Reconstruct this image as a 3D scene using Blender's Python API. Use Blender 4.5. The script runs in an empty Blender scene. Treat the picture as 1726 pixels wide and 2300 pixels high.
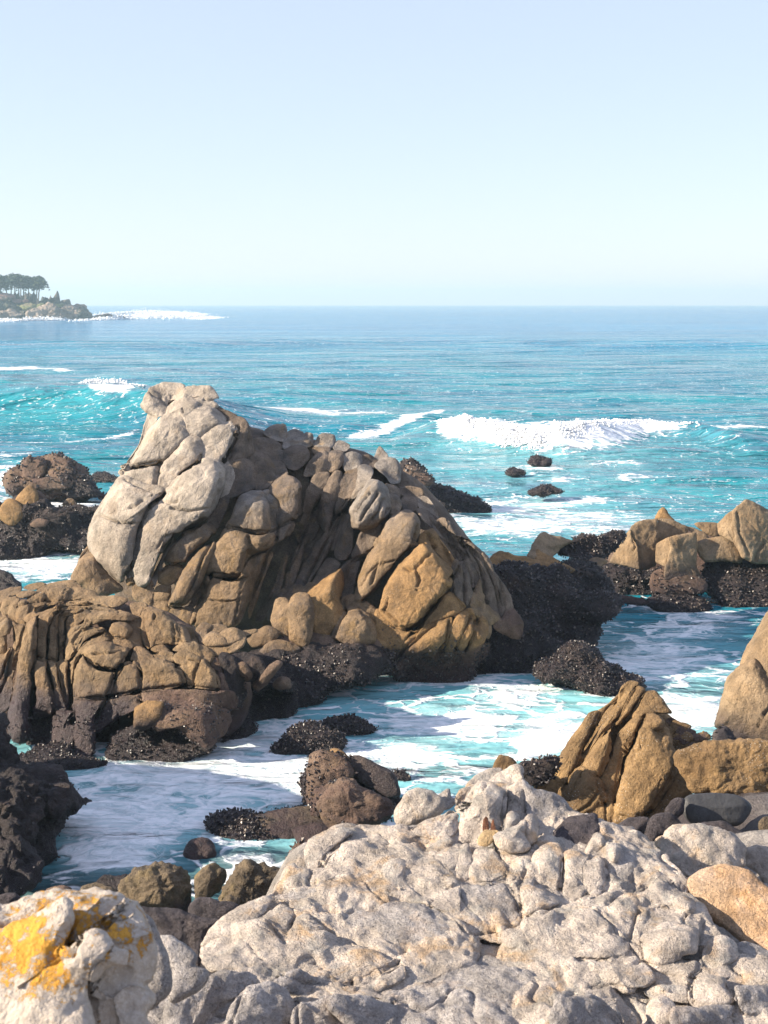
import bpy, math
import numpy as np

# ------------------------------------------------------------------ camera, sky, sun, exposure
scene = bpy.context.scene
COL = scene.collection
FPX, CU, CV = 3160.0, 863.0, 1150.0          # focal length and centre in photo pixels (1726 x 2300)
PITCH = math.radians(8.48)
CAM = np.array([0.0, 0.0, 7.0])
cam_data = bpy.data.cameras.new("camera")
cam_data.sensor_fit = 'VERTICAL'
cam_data.sensor_height = 36.0
cam_data.lens = 36.0 * FPX / 2300.0
cam_data.clip_start = 0.1
cam_data.clip_end = 60000
cam_data.dof.use_dof = True
cam_data.dof.focus_distance = 22.0
cam_data.dof.aperture_fstop = 7.0
cam = bpy.data.objects.new("camera", cam_data)
COL.objects.link(cam)
cam.location = CAM
cam.rotation_euler = (math.radians(90) - PITCH, 0, 0)
scene.camera = cam

SUN_EL = math.radians(25.0)
SUN_PHI = math.radians(10.0)                  # the sun stands to the left, a little behind the camera
sun_vec = np.array([-math.cos(SUN_PHI) * math.cos(SUN_EL), -math.sin(SUN_PHI) * math.cos(SUN_EL), math.sin(SUN_EL)])
world = bpy.data.worlds.new("World")
scene.world = world
world.use_nodes = True
wn = world.node_tree.nodes
wl = world.node_tree.links
wn.clear()
sky_tex = wn.new("ShaderNodeTexSky")
sky_tex.sky_type = 'NISHITA'
sky_tex.sun_disc = False
sky_tex.sun_elevation = SUN_EL
sky_tex.sun_rotation = math.atan2(sun_vec[0], sun_vec[1])
sky_tex.altitude = 0
sky_tex.air_density = 1.0
sky_tex.dust_density = 0.3
sky_tex.ozone_density = 1.5
wbg = wn.new("ShaderNodeBackground")
wbg.inputs[1].default_value = 0.079
wout = wn.new("ShaderNodeOutputWorld")
veil = wn.new("ShaderNodeMix")              # a thin even veil of marine haze over the whole sky
veil.data_type = 'RGBA'
veil.inputs[0].default_value = 0.58
veil.inputs[7].default_value = (4.2, 4.5, 6.1, 1)
wl.new(sky_tex.outputs[0], veil.inputs[6])
wl.new(veil.outputs[2], wbg.inputs[0])
wl.new(wbg.outputs[0], wout.inputs[0])
sun_data = bpy.data.lights.new("sun", 'SUN')
sun_data.energy = 5.0
sun_data.angle = math.radians(0.5)
sun_data.color = (1.0, 0.87, 0.70)
sun = bpy.data.objects.new("sun", sun_data)
COL.objects.link(sun)
sun.rotation_euler = (math.pi / 2 - SUN_EL, 0, math.atan2(sun_vec[0], -sun_vec[1]))
sun.location = (-30, -10, 40)
scene.view_settings.view_transform = 'Standard'
scene.view_settings.look = 'None'
scene.view_settings.exposure = 1.33
scene.view_settings.gamma = 1.0
scene.view_settings.use_curve_mapping = False
try:
    scene.cycles.use_denoising = True
    scene.cycles.max_bounces = 6
    scene.cycles.diffuse_bounces = 3
    scene.cycles.glossy_bounces = 3
    scene.cycles.volume_bounces = 0
    scene.cycles.caustics_reflective = False
    scene.cycles.caustics_refractive = False
except Exception:
    pass

rng = np.random.default_rng(7)

# ------------------------------------------------------------------ helpers: rays, noise, meshes
SP, CP = math.sin(PITCH), math.cos(PITCH)
def rays(u, v):
    """directions (y component 1) of photo pixels; a pixel gives only a direction"""
    x = (np.asarray(u, float) - CU) / FPX
    y = (CV - np.asarray(v, float)) / FPX
    dy = y * SP + CP
    return np.stack([x / dy, np.ones_like(x), (y * CP - SP) / dy], -1)
def at(u, v, Y):
    return CAM + rays(u, v) * np.asarray(Y, float)[..., None]
def yw(v, z=0.0):
    """distance along Y where the ray of row v meets the level z"""
    y = (CV - np.asarray(v, float)) / FPX
    s = -(y * CP - SP) / (y * SP + CP)
    return (7.0 - z) / np.maximum(s, 1e-5)
def to_px(P):
    """photo pixel of world points"""
    d = P - CAM
    zc = d[..., 1] * CP - d[..., 2] * SP
    yc = d[..., 1] * SP + d[..., 2] * CP
    return CU + FPX * d[..., 0] / zc, CV - FPX * yc / zc

_perm = np.random.default_rng(11).permutation(256)
_perm = np.concatenate([_perm, _perm, _perm])
_grad = np.random.default_rng(12).normal(size=(256, 3))
_grad /= np.linalg.norm(_grad, axis=1)[:, None]
def perlin(P, seed=0):
    P = np.asarray(P, float) + seed * 17.31
    I = np.floor(P).astype(int)
    f = P - I
    I &= 255
    w = f * f * f * (f * (f * 6 - 15) + 10)
    out = 0.0
    for dx in (0, 1):
        wx = w[:, 0] if dx else 1 - w[:, 0]
        for dy in (0, 1):
            wy = w[:, 1] if dy else 1 - w[:, 1]
            for dz in (0, 1):
                wz = w[:, 2] if dz else 1 - w[:, 2]
                h = _perm[_perm[_perm[(I[:, 0] + dx) & 255] + ((I[:, 1] + dy) & 255)] + ((I[:, 2] + dz) & 255)]
                g = _grad[h]
                out = out + wx * wy * wz * (g[:, 0] * (f[:, 0] - dx) + g[:, 1] * (f[:, 1] - dy) + g[:, 2] * (f[:, 2] - dz))
    return out * 1.6
def fbm(P, octaves=3, seed=0):
    o, a, s = 0.0, 1.0, 1.0
    for i in range(octaves):
        o = o + a * perlin(P * s, seed + i)
        a *= 0.5
        s *= 2.1
    return o
def sstep(x, a, b):
    t = np.clip((x - a) / (b - a), 0, 1)
    return t * t * (3 - 2 * t)

def mesh_from(name, V, quads=None, tris=None, smooth=True):
    me = bpy.data.meshes.new(name)
    V = np.asarray(V, np.float32)
    nq = 0 if quads is None else len(quads)
    nt = 0 if tris is None else len(tris)
    me.vertices.add(len(V))
    me.vertices.foreach_set("co", V.ravel())
    idx = []
    if nq: idx.append(np.asarray(quads, np.int32).ravel())
    if nt: idx.append(np.asarray(tris, np.int32).ravel())
    idx = np.concatenate(idx)
    me.loops.add(len(idx))
    me.loops.foreach_set("vertex_index", idx)
    me.polygons.add(nq + nt)
    ls = np.concatenate([np.arange(nq) * 4, nq * 4 + np.arange(nt) * 3]).astype(np.int32)
    me.polygons.foreach_set("loop_start", ls)
    me.polygons.foreach_set("use_smooth", np.full(nq + nt, smooth))
    me.update(calc_edges=True)
    me.validate()
    return me
def normals_of(V, tri):
    a, b, c = V[tri[:, 0]], V[tri[:, 1]], V[tri[:, 2]]
    fn = np.cross(b - a, c - a)
    N = np.zeros_like(V)
    for k in range(3):
        for j in range(3):
            N[:, j] += np.bincount(tri[:, k], fn[:, j], len(V))
    L = np.linalg.norm(N, axis=1)
    return N / np.maximum(L, 1e-12)[:, None], L

def link(name, me, mat, parent=None, loc=None):
    o = bpy.data.objects.new(name, me)
    if mat is not None:
        me.materials.clear()
        me.materials.append(mat)
    COL.objects.link(o)
    if parent is not None:
        o.parent = parent
    if loc is not None:
        o.location = loc
    return o
def tag(o, label=None, cat=None, group=None, kind=None):
    if label: o["label"] = label
    if cat: o["category"] = cat
    if group: o["group"] = group
    if kind: o["kind"] = kind
    return o
def thing(name, label, cat, loc, group=None):
    o = bpy.data.objects.new(name, None)
    o.empty_display_size = 0.2
    COL.objects.link(o)
    o.location = loc
    return tag(o, label, cat, group)

# ------------------------------------------------------------------ materials
class NT:
    def __init__(self, name):
        self.m = bpy.data.materials.new(name)
        self.m.use_nodes = True
        self.t = self.m.node_tree
        self.t.nodes.clear()
        self.out = self.n("ShaderNodeOutputMaterial")
        self.pos = self.n("ShaderNodeNewGeometry").outputs["Position"]
    def n(self, typ, **kw):
        nd = self.t.nodes.new(typ)
        for k, v in kw.items(): setattr(nd, k, v)
        return nd
    def set(self, sock, val):
        if isinstance(val, bpy.types.NodeSocket): self.t.links.new(val, sock)
        elif isinstance(val, (tuple, list)) and len(val) == 3 and sock.type == 'RGBA': sock.default_value = (*val, 1)
        else: sock.default_value = val
    def math(self, op, a, b=None, c=None, clamp=False):
        nd = self.n("ShaderNodeMath", operation=op, use_clamp=clamp)
        self.set(nd.inputs[0], a)
        if b is not None: self.set(nd.inputs[1], b)
        if c is not None: self.set(nd.inputs[2], c)
        return nd.outputs[0]
    def scale(self, s, off=(0, 0, 0)):
        nd = self.n("ShaderNodeMapping")
        self.set(nd.inputs["Vector"], self.pos)
        nd.inputs["Scale"].default_value = s if isinstance(s, tuple) else (s, s, s)
        nd.inputs["Location"].default_value = off
        return nd.outputs[0]
    def noise(self, scale, detail=3, rough=0.55, dist=0.0, vec=None):
        nd = self.n("ShaderNodeTexNoise")
        self.set(nd.inputs["Vector"], vec if vec is not None else self.pos)
        nd.inputs["Scale"].default_value = scale
        nd.inputs["Detail"].default_value = detail
        nd.inputs["Roughness"].default_value = rough
        nd.inputs["Distortion"].default_value = dist
        return nd.outputs["Fac"]
    def voro(self, scale, feature='F1', vec=None, rnd=1.0):
        nd = self.n("ShaderNodeTexVoronoi", feature=feature)
        self.set(nd.inputs["Vector"], vec if vec is not None else self.pos)
        nd.inputs["Scale"].default_value = scale
        nd.inputs["Randomness"].default_value = rnd
        return nd.outputs["Distance"]
    def step(self, x, a, b):
        nd = self.n("ShaderNodeMapRange", interpolation_type='SMOOTHSTEP')
        self.set(nd.inputs["Value"], x)
        self.set(nd.inputs["From Min"], a)
        self.set(nd.inputs["From Max"], b)
        return nd.outputs["Result"]
    def mix(self, fac, a, b, blend='MIX'):
        nd = self.n("ShaderNodeMix", data_type='RGBA', blend_type=blend)
        self.set(nd.inputs[0], fac)
        self.set(nd.inputs[6], a)
        self.set(nd.inputs[7], b)
        return nd.outputs[2]
    def z(self):
        nd = self.n("ShaderNodeSeparateXYZ")
        self.set(nd.inputs[0], self.pos)
        return nd.outputs
    def bump(self, h, strength, dist, normal=None):
        nd = self.n("ShaderNodeBump")
        nd.inputs["Strength"].default_value = strength
        nd.inputs["Distance"].default_value = dist
        self.set(nd.inputs["Height"], h)
        if normal is not None: self.set(nd.inputs["Normal"], normal)
        return nd.outputs[0]
    def finish(self, col, rough, normal=None, spec=0.5, extra=None):
        b = self.n("ShaderNodeBsdfPrincipled")
        self.set(b.inputs["Base Color"], col)
        self.set(b.inputs["Roughness"], rough)
        self.set(b.inputs["Specular IOR Level"], spec)
        if normal is not None: self.set(b.inputs["Normal"], normal)
        for k, v in (extra or {}).items(): self.set(b.inputs[k], v)
        self.t.links.new(b.outputs[0], self.out.inputs[0])
        return self.m

def rock_mat(name, a, b, c, wet=(0.035, 0.024, 0.024), wet_z=(0.25, 1.0), stain=None, stain_amt=0.5, grain=0.35,
             bump_s=1.0, scale=1.0, pale=None, pale_z=(2.0, 3.2), speck=0.0, rough=0.85, crack=0.5, film=None):
    t = NT(name)
    xyz = t.z()
    n1 = t.noise(0.9 * scale, 4, 0.6)
    n2 = t.noise(3.1 * scale, 5, 0.62, 0.4)
    n3 = t.noise(2.2 * scale, 4, 0.6, 0, t.scale((1.0, 1.0, 0.28), (4, 7, 2)))
    col = t.mix(t.step(n1, 0.38, 0.64), a, b)
    col = t.mix(t.math('MULTIPLY', t.step(n3, 0.5, 0.72), 0.75), col, c)
    if pale is not None:
        zz = t.math('ADD', xyz[2], t.math('MULTIPLY', t.math('SUBTRACT', n1, 0.5), 2.2))
        col = t.mix(t.step(zz, pale_z[0], pale_z[1]), col, pale)
    if stain is not None:
        sm = t.step(t.noise(1.7 * scale, 5, 0.66, 0.8, t.scale(1.0, (13, 5, 9))), 0.52, 0.68)
        col = t.mix(t.math('MULTIPLY', sm, stain_amt), col, stain)
    if film is not None:       # a darker crust of algae and lichen in blotches
        fm = t.step(t.noise(2.6 * scale, 6, 0.7, 0.3, t.scale((1, 1, 0.55), (31, 3, 8))), 0.5, 0.66)
        col = t.mix(t.math('MULTIPLY', fm, film[1]), col, film[0])
    g1 = t.noise(38 * scale, 2, 0.7)
    g2 = t.noise(130 * scale, 2, 0.7)
    g = t.math('ADD', t.math('MULTIPLY', g1, 0.5), t.math('MULTIPLY', g2, 0.5))
    g = t.step(g, 0.28, 0.72)
    gr = t.math('ADD', 1.0 - grain, t.math('MULTIPLY', g, 2 * grain))
    vm = t.n("ShaderNodeVectorMath", operation='SCALE')
    t.set(vm.inputs[0], col)
    t.set(vm.inputs["Scale"], gr)
    col = vm.outputs[0]
    n2r = t.math('ADD', 0.68, t.math('MULTIPLY', t.step(n2, 0.3, 0.7), 0.6))
    vm = t.n("ShaderNodeVectorMath", operation='SCALE')
    t.set(vm.inputs[0], col)
    t.set(vm.inputs["Scale"], n2r)
    col = vm.outputs[0]
    if speck > 0:              # white barnacles
        sp = t.math('MULTIPLY', t.step(t.voro(34 * scale), 0.24, 0.14), t.step(t.noise(3 * scale, 3), 0.5, 0.62))
        col = t.mix(t.math('MULTIPLY', sp, speck), col, (0.62, 0.58, 0.52))
    zw = t.math('ADD', xyz[2], t.math('MULTIPLY', t.math('SUBTRACT', t.noise(1.3, 5, 0.65), 0.5), 1.1))
    wf = t.step(zw, wet_z[1], wet_z[0])
    wetc = t.mix(t.noise(5, 4, 0.7), tuple(x * 0.45 for x in wet), tuple(x * 1.7 for x in wet))
    col = t.mix(wf, col, wetc)
    rg = t.math('SUBTRACT', rough, t.math('MULTIPLY', wf, 0.35))
    h = t.math('ADD', t.math('MULTIPLY', t.noise(9 * scale, 6, 0.68), 1.0), t.math('MULTIPLY', g1, 0.22))
    nb = t.bump(h, 0.8 * bump_s, 0.07)
    nb = t.bump(g1, 0.5 * bump_s, 0.02, nb)
    nb = t.bump(g2, 0.5 * bump_s, 0.012, nb)
    return t.finish(col, rg, nb, 0.35)

M = {}
M['pale'] = rock_mat("pale_granite", (0.291, 0.248, 0.201), (0.248, 0.201, 0.154), (0.205, 0.163, 0.124), wet_z=(0.2, 0.9),
                     pale=(0.36, 0.305, 0.245), pale_z=(2.4, 3.6), stain=(0.279, 0.186, 0.102), stain_amt=0.3, film=((0.11, 0.10, 0.095), 0.25), grain=0.3)
M['tan'] = rock_mat("tan_granite", (0.235, 0.161, 0.092), (0.182, 0.120, 0.065), (0.125, 0.085, 0.053), wet_z=(0.45, 1.05),
                    pale=(0.216, 0.188, 0.160), pale_z=(2.3, 3.6), stain=(0.224, 0.136, 0.048), stain_amt=0.55, film=((0.085, 0.075, 0.07), 0.5), grain=0.35)
M['grey'] = rock_mat("weathered_shade_granite", (0.174, 0.131, 0.095), (0.117, 0.088, 0.066), (0.090, 0.069, 0.054), wet_z=(0.45, 1.1),
                     stain=(0.204, 0.128, 0.051), stain_amt=0.4, film=((0.07, 0.065, 0.062), 0.55), grain=0.4)  # darkened for the recess's shade as well as for its dark film
M['ochre'] = rock_mat("ochre_granite", (0.267, 0.158, 0.066), (0.221, 0.132, 0.053), (0.175, 0.109, 0.053), wet_z=(0.45, 0.95),
                      stain=(0.295, 0.180, 0.082), stain_amt=0.5, film=((0.13, 0.085, 0.045), 0.4), grain=0.35, speck=0.25)
M['rib'] = rock_mat("ribbed_brown_granite", (0.238, 0.164, 0.090), (0.193, 0.125, 0.067), (0.156, 0.103, 0.059), wet=(0.04, 0.026, 0.027), wet_z=(0.65, 1.2),
                    stain=(0.225, 0.135, 0.053), stain_amt=0.45, film=((0.11, 0.09, 0.07), 0.35), grain=0.3)
M['block'] = rock_mat("block_brown_granite", (0.266, 0.191, 0.115), (0.221, 0.149, 0.082), (0.186, 0.128, 0.074), wet_z=(0.5, 1.1),
                      stain=(0.271, 0.164, 0.074), stain_amt=0.4, film=((0.12, 0.095, 0.07), 0.35), grain=0.3)
M['amber'] = rock_mat("amber_granite", (0.245, 0.155, 0.07), (0.185, 0.115, 0.052), (0.15, 0.10, 0.053), wet_z=(-1.0, -0.4),
                      stain=(0.306, 0.196, 0.085), stain_amt=0.6, film=((0.15, 0.085, 0.035), 0.45), grain=0.3, speck=0.5)
M['dark'] = rock_mat("algae_dark_rock", (0.036, 0.026, 0.025), (0.024, 0.018, 0.018), (0.058, 0.038, 0.033), wet=(0.03, 0.022, 0.024), wet_z=(0.2, 1.2),
                     stain=(0.10, 0.065, 0.045), stain_amt=0.5, grain=0.5, bump_s=1.6, rough=0.7)
M['mid'] = rock_mat("brown_purple_rock", (0.17, 0.115, 0.08), (0.12, 0.075, 0.055), (0.10, 0.06, 0.05), wet=(0.05, 0.03, 0.028), wet_z=(0.1, 0.7),
                    stain=(0.20, 0.13, 0.06), stain_amt=0.5, grain=0.4, bump_s=1.3, speck=0.2)
M['white'] = rock_mat("bleached_granite", (0.562, 0.484, 0.410), (0.510, 0.439, 0.370), (0.416, 0.357, 0.310), wet_z=(-2, -1),
                      stain=(0.54, 0.36, 0.20), stain_amt=0.75, grain=0.25, bump_s=1.1, scale=1.8, film=((0.33, 0.345, 0.32), 0.4), speck=0.35)
M['greyshade'] = rock_mat("grey_shade_granite", (0.50, 0.455, 0.42), (0.44, 0.40, 0.37), (0.38, 0.34, 0.315), wet_z=(-2, -1),
                        stain=(0.48, 0.35, 0.25), stain_amt=0.45, grain=0.34, bump_s=1.3, scale=1.8, film=((0.38, 0.36, 0.35), 0.45))  # greyer copy of the white rock: shade in its colour, plus plain grey stones
M['orange'] = rock_mat("orange_granite", (0.50, 0.34, 0.21), (0.48, 0.28, 0.135), (0.54, 0.41, 0.30), wet_z=(-2, -1),
                       stain=(0.44, 0.23, 0.08), stain_amt=0.6, film=((0.40, 0.31, 0.25), 0.5), grain=0.32, bump_s=1.0, scale=1.6)
M['buff'] = rock_mat("buff_granite", (0.42, 0.36, 0.295), (0.36, 0.305, 0.25), (0.32, 0.27, 0.225), wet_z=(-2, -1),
                     stain=(0.40, 0.28, 0.17), stain_amt=0.4, grain=0.3, bump_s=1.0, scale=1.6, film=((0.24, 0.215, 0.2), 0.35))
M['wetblack'] = rock_mat("smooth_black_stone", (0.05, 0.05, 0.05), (0.042, 0.042, 0.044), (0.06, 0.058, 0.055), wet=(0.12, 0.085, 0.03), wet_z=(0.72, 1.0),
                         grain=0.15, bump_s=0.25, rough=0.55)
M['olive'] = rock_mat("olive_brown_rock", (0.17, 0.125, 0.075), (0.12, 0.09, 0.058), (0.095, 0.078, 0.058), wet=(0.05, 0.03, 0.028), wet_z=(0.0, 0.35),
                      stain=(0.21, 0.155, 0.065), stain_amt=0.5, grain=0.4, bump_s=1.3)
M['plum'] = rock_mat("plum_grey_rock", (0.13, 0.11, 0.115), (0.10, 0.085, 0.09), (0.15, 0.12, 0.11), wet_z=(-2, -1), grain=0.5, bump_s=1.8, scale=1.6, speck=0.15)

M['shore'] = rock_mat("shore_rock", (0.44, 0.40, 0.36), (0.36, 0.325, 0.29), (0.30, 0.265, 0.235), wet=(0.075, 0.062, 0.06), wet_z=(1.5, 2.5), stain=(0.40, 0.28, 0.17), stain_amt=0.4, grain=0.35, bump_s=1.3, scale=1.5)  # wet zone here only darkens low rock, for the shade between boulders

def lichen_mat():
    t = NT("lichen_granite")
    n1 = t.noise(2.2, 4, 0.6)
    col = t.mix(t.step(n1, 0.4, 0.62), (0.44, 0.38, 0.315), (0.37, 0.315, 0.26))
    g = t.noise(60, 3, 0.7)
    col = t.mix(t.math('MULTIPLY', t.step(g, 0.45, 0.62), 0.5), col, (0.54, 0.48, 0.42))
    # lichen grows on the sunny side of the boulder's crown
    xyz = t.z()
    at_ = t.n("ShaderNodeAttribute", attribute_name="lichen")
    big = t.noise(2.7, 5, 0.62, 0.6)
    l = t.math('ADD', t.math('MULTIPLY', t.noise(15, 8, 0.85, 0.2), 1.0), t.math('MULTIPLY', big, 0.35))
    l = t.math('ADD', l, t.math('MULTIPLY', at_.outputs["Fac"], 0.27))
    lm = t.step(l, 0.82, 0.855)
    lc = t.mix(t.noise(11, 3), (0.50, 0.21, 0.012), (0.56, 0.30, 0.035))
    col = t.mix(t.math('MULTIPLY', lm, 0.95), col, lc)
    h = t.math('ADD', t.noise(14, 6, 0.7), t.math('MULTIPLY', g, 0.3))
    nb = t.bump(t.math('ADD', h, t.math('MULTIPLY', lm, 0.2)), 0.8, 0.04)
    return t.finish(col, 0.9, nb, 0.3)
M['lichen'] = lichen_mat()

def mussel_mat():
    t = NT("mussel_shell")
    inf = t.n("ShaderNodeNewGeometry").outputs["Random Per Island"]
    r = t.n("ShaderNodeValToRGB")
    t.set(r.inputs[0], inf)
    e = r.color_ramp.elements
    e[0].position, e[0].color = 0.0, (0.012, 0.011, 0.014, 1)
    e[1].position, e[1].color = 0.5, (0.034, 0.027, 0.027, 1)
    for p, c in ((0.8, (0.070, 0.052, 0.044, 1)), (0.95, (0.11, 0.085, 0.07, 1)), (1.0, (0.19, 0.155, 0.13, 1))):
        x = e.new(p)
        x.color = c
    return t.finish(r.outputs[0], 0.42, None, 0.5)
M['mussel'] = mussel_mat()

# ------------------------------------------------------------------ rock lobes
def parse(s, T=None):
    a = np.array([[float(q) for q in p.split(',')] for p in s.split()])
    if T is not None:
        a = np.array([T[0], T[1]]) + a * T[2]
    return a
def smooth_outline(P, n, round_=0.5):
    """closed curve through the corner points: blend of straight edges and Catmull-Rom, resampled evenly"""
    m = len(P)
    out = []
    for i in range(m):
        p0, p1, p2, p3 = P[i - 1], P[i], P[(i + 1) % m], P[(i + 2) % m]
        t = np.linspace(0, 1, 16, endpoint=False)[:, None]
        cr = 0.5 * (2 * p1 + (p2 - p0) * t + (2 * p0 - 5 * p1 + 4 * p2 - p3) * t ** 2 + (3 * p1 - p0 - 3 * p2 + p3) * t ** 3)
        out.append(cr * round_ + (p1 + (p2 - p1) * t) * (1 - round_))
    C = np.concatenate(out)
    C2 = np.concatenate([C, C[:1]])
    d = np.concatenate([[0], np.cumsum(np.linalg.norm(np.diff(C2, axis=0), axis=1))])
    q = np.linspace(0, d[-1], n, endpoint=False)
    return np.stack([np.interp(q, d, C2[:, 0]), np.interp(q, d, C2[:, 1])], 1)
def centre_of(C):
    """the point deepest inside the outline, drawn towards the centroid"""
    x, y = C[:, 0], C[:, 1]
    x2, y2 = np.roll(x, -1), np.roll(y, -1)
    cr = x * y2 - x2 * y
    A = cr.sum() / 2
    cen = np.array([((x + x2) * cr).sum(), ((y + y2) * cr).sum()]) / (6 * A)
    g = np.stack(np.meshgrid(np.linspace(x.min(), x.max(), 26), np.linspace(y.min(), y.max(), 26)), -1).reshape(-1, 2)
    # inside test
    ins = np.zeros(len(g), bool)
    for i in range(len(C)):
        a, b = C[i], C[(i + 1) % len(C)]
        c = ((a[1] > g[:, 1]) != (b[1] > g[:, 1]))
        xs = (b[0] - a[0]) * (g[:, 1] - a[1]) / (b[1] - a[1] + 1e-9) + a[0]
        ins ^= c & (g[:, 0] < xs)
    g = g[ins] if ins.any() else cen[None]
    d = np.min(np.linalg.norm(g[:, None] - C[None], axis=2), axis=1)
    sc = d - 0.35 * np.linalg.norm(g - cen, axis=1)
    k = np.argmax(sc)
    return g[k], d[k], abs(A)
def plane_normal(elev, yaw):
    e, w = math.radians(elev), math.radians(yaw)
    return np.array([math.sin(w) * math.cos(e), -math.cos(w) * math.cos(e), math.sin(e)])
class Rock:
    """a thing: base plane (through photo pixel u,v at distance Y), facing yaw/elev; its lobes become children"""
    def __init__(self, name, label, cat, u, v, Y, elev=25, yaw=0, mat='tan', group=None, base_z=None, step=4.0, rough=1.0, strata=None, fillet=0.03, grow=1.05, mid=0.012, mid_f=2.6, macro=0.0):
        self.macro, self.kdef = macro, 0.55
        self.joints = []            # long joints that run across many lobes: (outline, width in pixels)
        self.specs, self.fillet, self.grow, self.mid, self.mid_f = [], fillet, grow, mid, mid_f
        P = at(u, v, Y)
        self.P, self.elev, self.yaw = P, elev, yaw
        self.n = plane_normal(elev, yaw)
        self.mat, self.step, self.rough = mat, step, rough
        self.loc = np.array([P[0], P[1], P[2] if base_z is None else base_z])
        self.root = thing(name, label, cat, self.loc, group) if name else None
        self.samples = []
        self.seed = 0
        self.strata = strata
    def depth(self, u, v):
        r = rays(u, v)
        den = r @ self.n
        t = ((self.P - CAM) @ self.n) / np.where(np.abs(den) < 0.03, -0.03, den)
        return np.clip(t, 0.6 * self.P[1], 1.7 * self.P[1])
    def lobe(self, pts, dy=0.0, k=None, p=3.1, elev=None, yaw=None, mat=None, T=None, name="lobe", kb=1.1, rnd=0.8,
             cracks=(), cw=5.0, rough=None, step=None, low=0.6, Y=None, mus=None, facet=0, crk=0.3, solo=None, grow=None, mu=None):
        """note one lobe: outline in photo pixels, its own plane, bulge k towards the viewer and kb away from him"""
        self.seed += 1
        k = self.kdef if k is None else k
        S = type("Spec", (), {})()
        S.seed = self.seed + int(abs(self.P[0] * 37)) % 100
        S.step = step or self.step
        S.rough = self.rough if rough is None else rough
        P = parse(pts, T) if isinstance(pts, str) else np.asarray(pts, float)
        grow = self.grow if grow is None else grow
        if name in ("core", "slab"): grow = 1.0
        m0 = P.mean(0)
        P = m0 + (P - m0) * grow if solo is None else P
        nn = plane_normal(self.elev if elev is None else elev, self.yaw if yaw is None else yaw)
        anchor = None
        if mus is not None and mus >= 0.8 and Y is None:        # a foot that stands in the water
            ib = int(np.argmax(P[:, 1]))
            yb = float(self.depth(P[ib:ib + 1, 0], P[ib:ib + 1, 1])[0]) - dy
            zb = float(at(P[ib:ib + 1, 0], P[ib:ib + 1, 1], np.array([yb]))[0, 2])
            if zb < 0.55:
                anchor = at(P[ib, 0], P[ib, 1], np.array(float(yw(P[ib, 1], -0.12))))
                low_pts = P[:, 1] > P[ib, 1] - 0.14 * np.ptp(P[:, 1])
                P = P + np.where(low_pts, 12.0, 0.0)[:, None] * np.array([0, 1.0])
        per = np.linalg.norm(np.diff(np.concatenate([P, P[:1]]), axis=0), axis=1).sum()
        S.n = int(np.clip(per / S.step, 18, 520))
        S.C = smooth_outline(P, S.n, rnd)
        S.c, inr, area = centre_of(S.C)
        c = S.c
        if anchor is not None:
            r = rays(c[0], c[1])
            Yc = float(((anchor - CAM) @ nn) / (r @ nn))
        else:
            Yc = float(self.depth(np.array([c[0]]), np.array([c[1]]))[0]) - dy if Y is None else Y
        S.Yc = Yc
        S.Pc = at(np.array(c[0]), np.array(c[1]), np.array(Yc))
        S.nn = nn
        S.R = (0.5 * inr + 0.5 * math.sqrt(area / math.pi)) * Yc / FPX
        d = S.C - c
        S.ang = np.arctan2(d[:, 1], d[:, 0])
        S.rad = np.linalg.norm(d, axis=1)
        o = np.argsort(S.ang)
        a_, r_ = S.ang[o], S.rad[o]
        S.ta = np.concatenate([a_ - 2 * math.pi, a_, a_ + 2 * math.pi])
        S.tr = np.concatenate([r_, r_, r_])
        S.k, S.kb, S.p, S.low, S.crk, S.facet, S.mus, S.name = k, kb, p, low, crk, facet, mus, name
        S.mat = mat or self.mat
        S.mu = self.macro if mu is None else mu
        S.cracks = [parse(q, T) if isinstance(q, str) else np.asarray(q, float) for q in cracks]
        S.cw = cw
        if solo is None:
            self.specs.append(S)
            return None
        return self.make(S, solo)
    @staticmethod
    def plane_t(S, r):
        den = r @ S.nn
        t = ((S.Pc - CAM) @ S.nn) / np.where(np.abs(den) < 0.05, -0.05, den)
        return np.clip(t, S.Yc - 3.2 * S.R, S.Yc + 3.2 * S.R)
    @staticmethod
    def radial(S, u, v):
        du, dv = u - S.c[0], v - S.c[1]
        return np.hypot(du, dv) / np.maximum(np.interp(np.arctan2(dv, du), S.ta, S.tr), 1e-6)
    def macro_t(self, near, u, v, r):
        """the rock's overall face: the planes of neighbouring lobes run into one another"""
        num, den = 0.0, 1e-12
        for Q in near:
            w = np.exp(-1.4 * self.radial(Q, u, v) ** 2) + 1e-9
            num = num + w * self.plane_t(Q, r)
            den = den + w
        return num / den
    def front_t(self, S, u, v, r, mac):
        """distance of a lobe's front at any pixel; outside its outline it falls back fast"""
        q = self.radial(S, u, v)
        h = S.k * S.R * np.maximum(1 - np.minimum(q, 1) ** S.p, 0) ** (1 / S.p) / np.linalg.norm(r, axis=-1)
        base = self.plane_t(S, r)
        if mac is not None: base = base * (1 - S.mu) + mac * S.mu
        return base - h + np.maximum(q - 1, 0) * 1.6 * S.R
    def build(self):
        """raise every lobe; where two meet, the crease between them is filled a little, as weather does"""
        objs = []
        for i, S in enumerate(self.specs):
            objs.append(self.make(S, None, [Q for Q in self.specs if Q.name != "core"] if S.name != "core" else None))
        return objs
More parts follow.
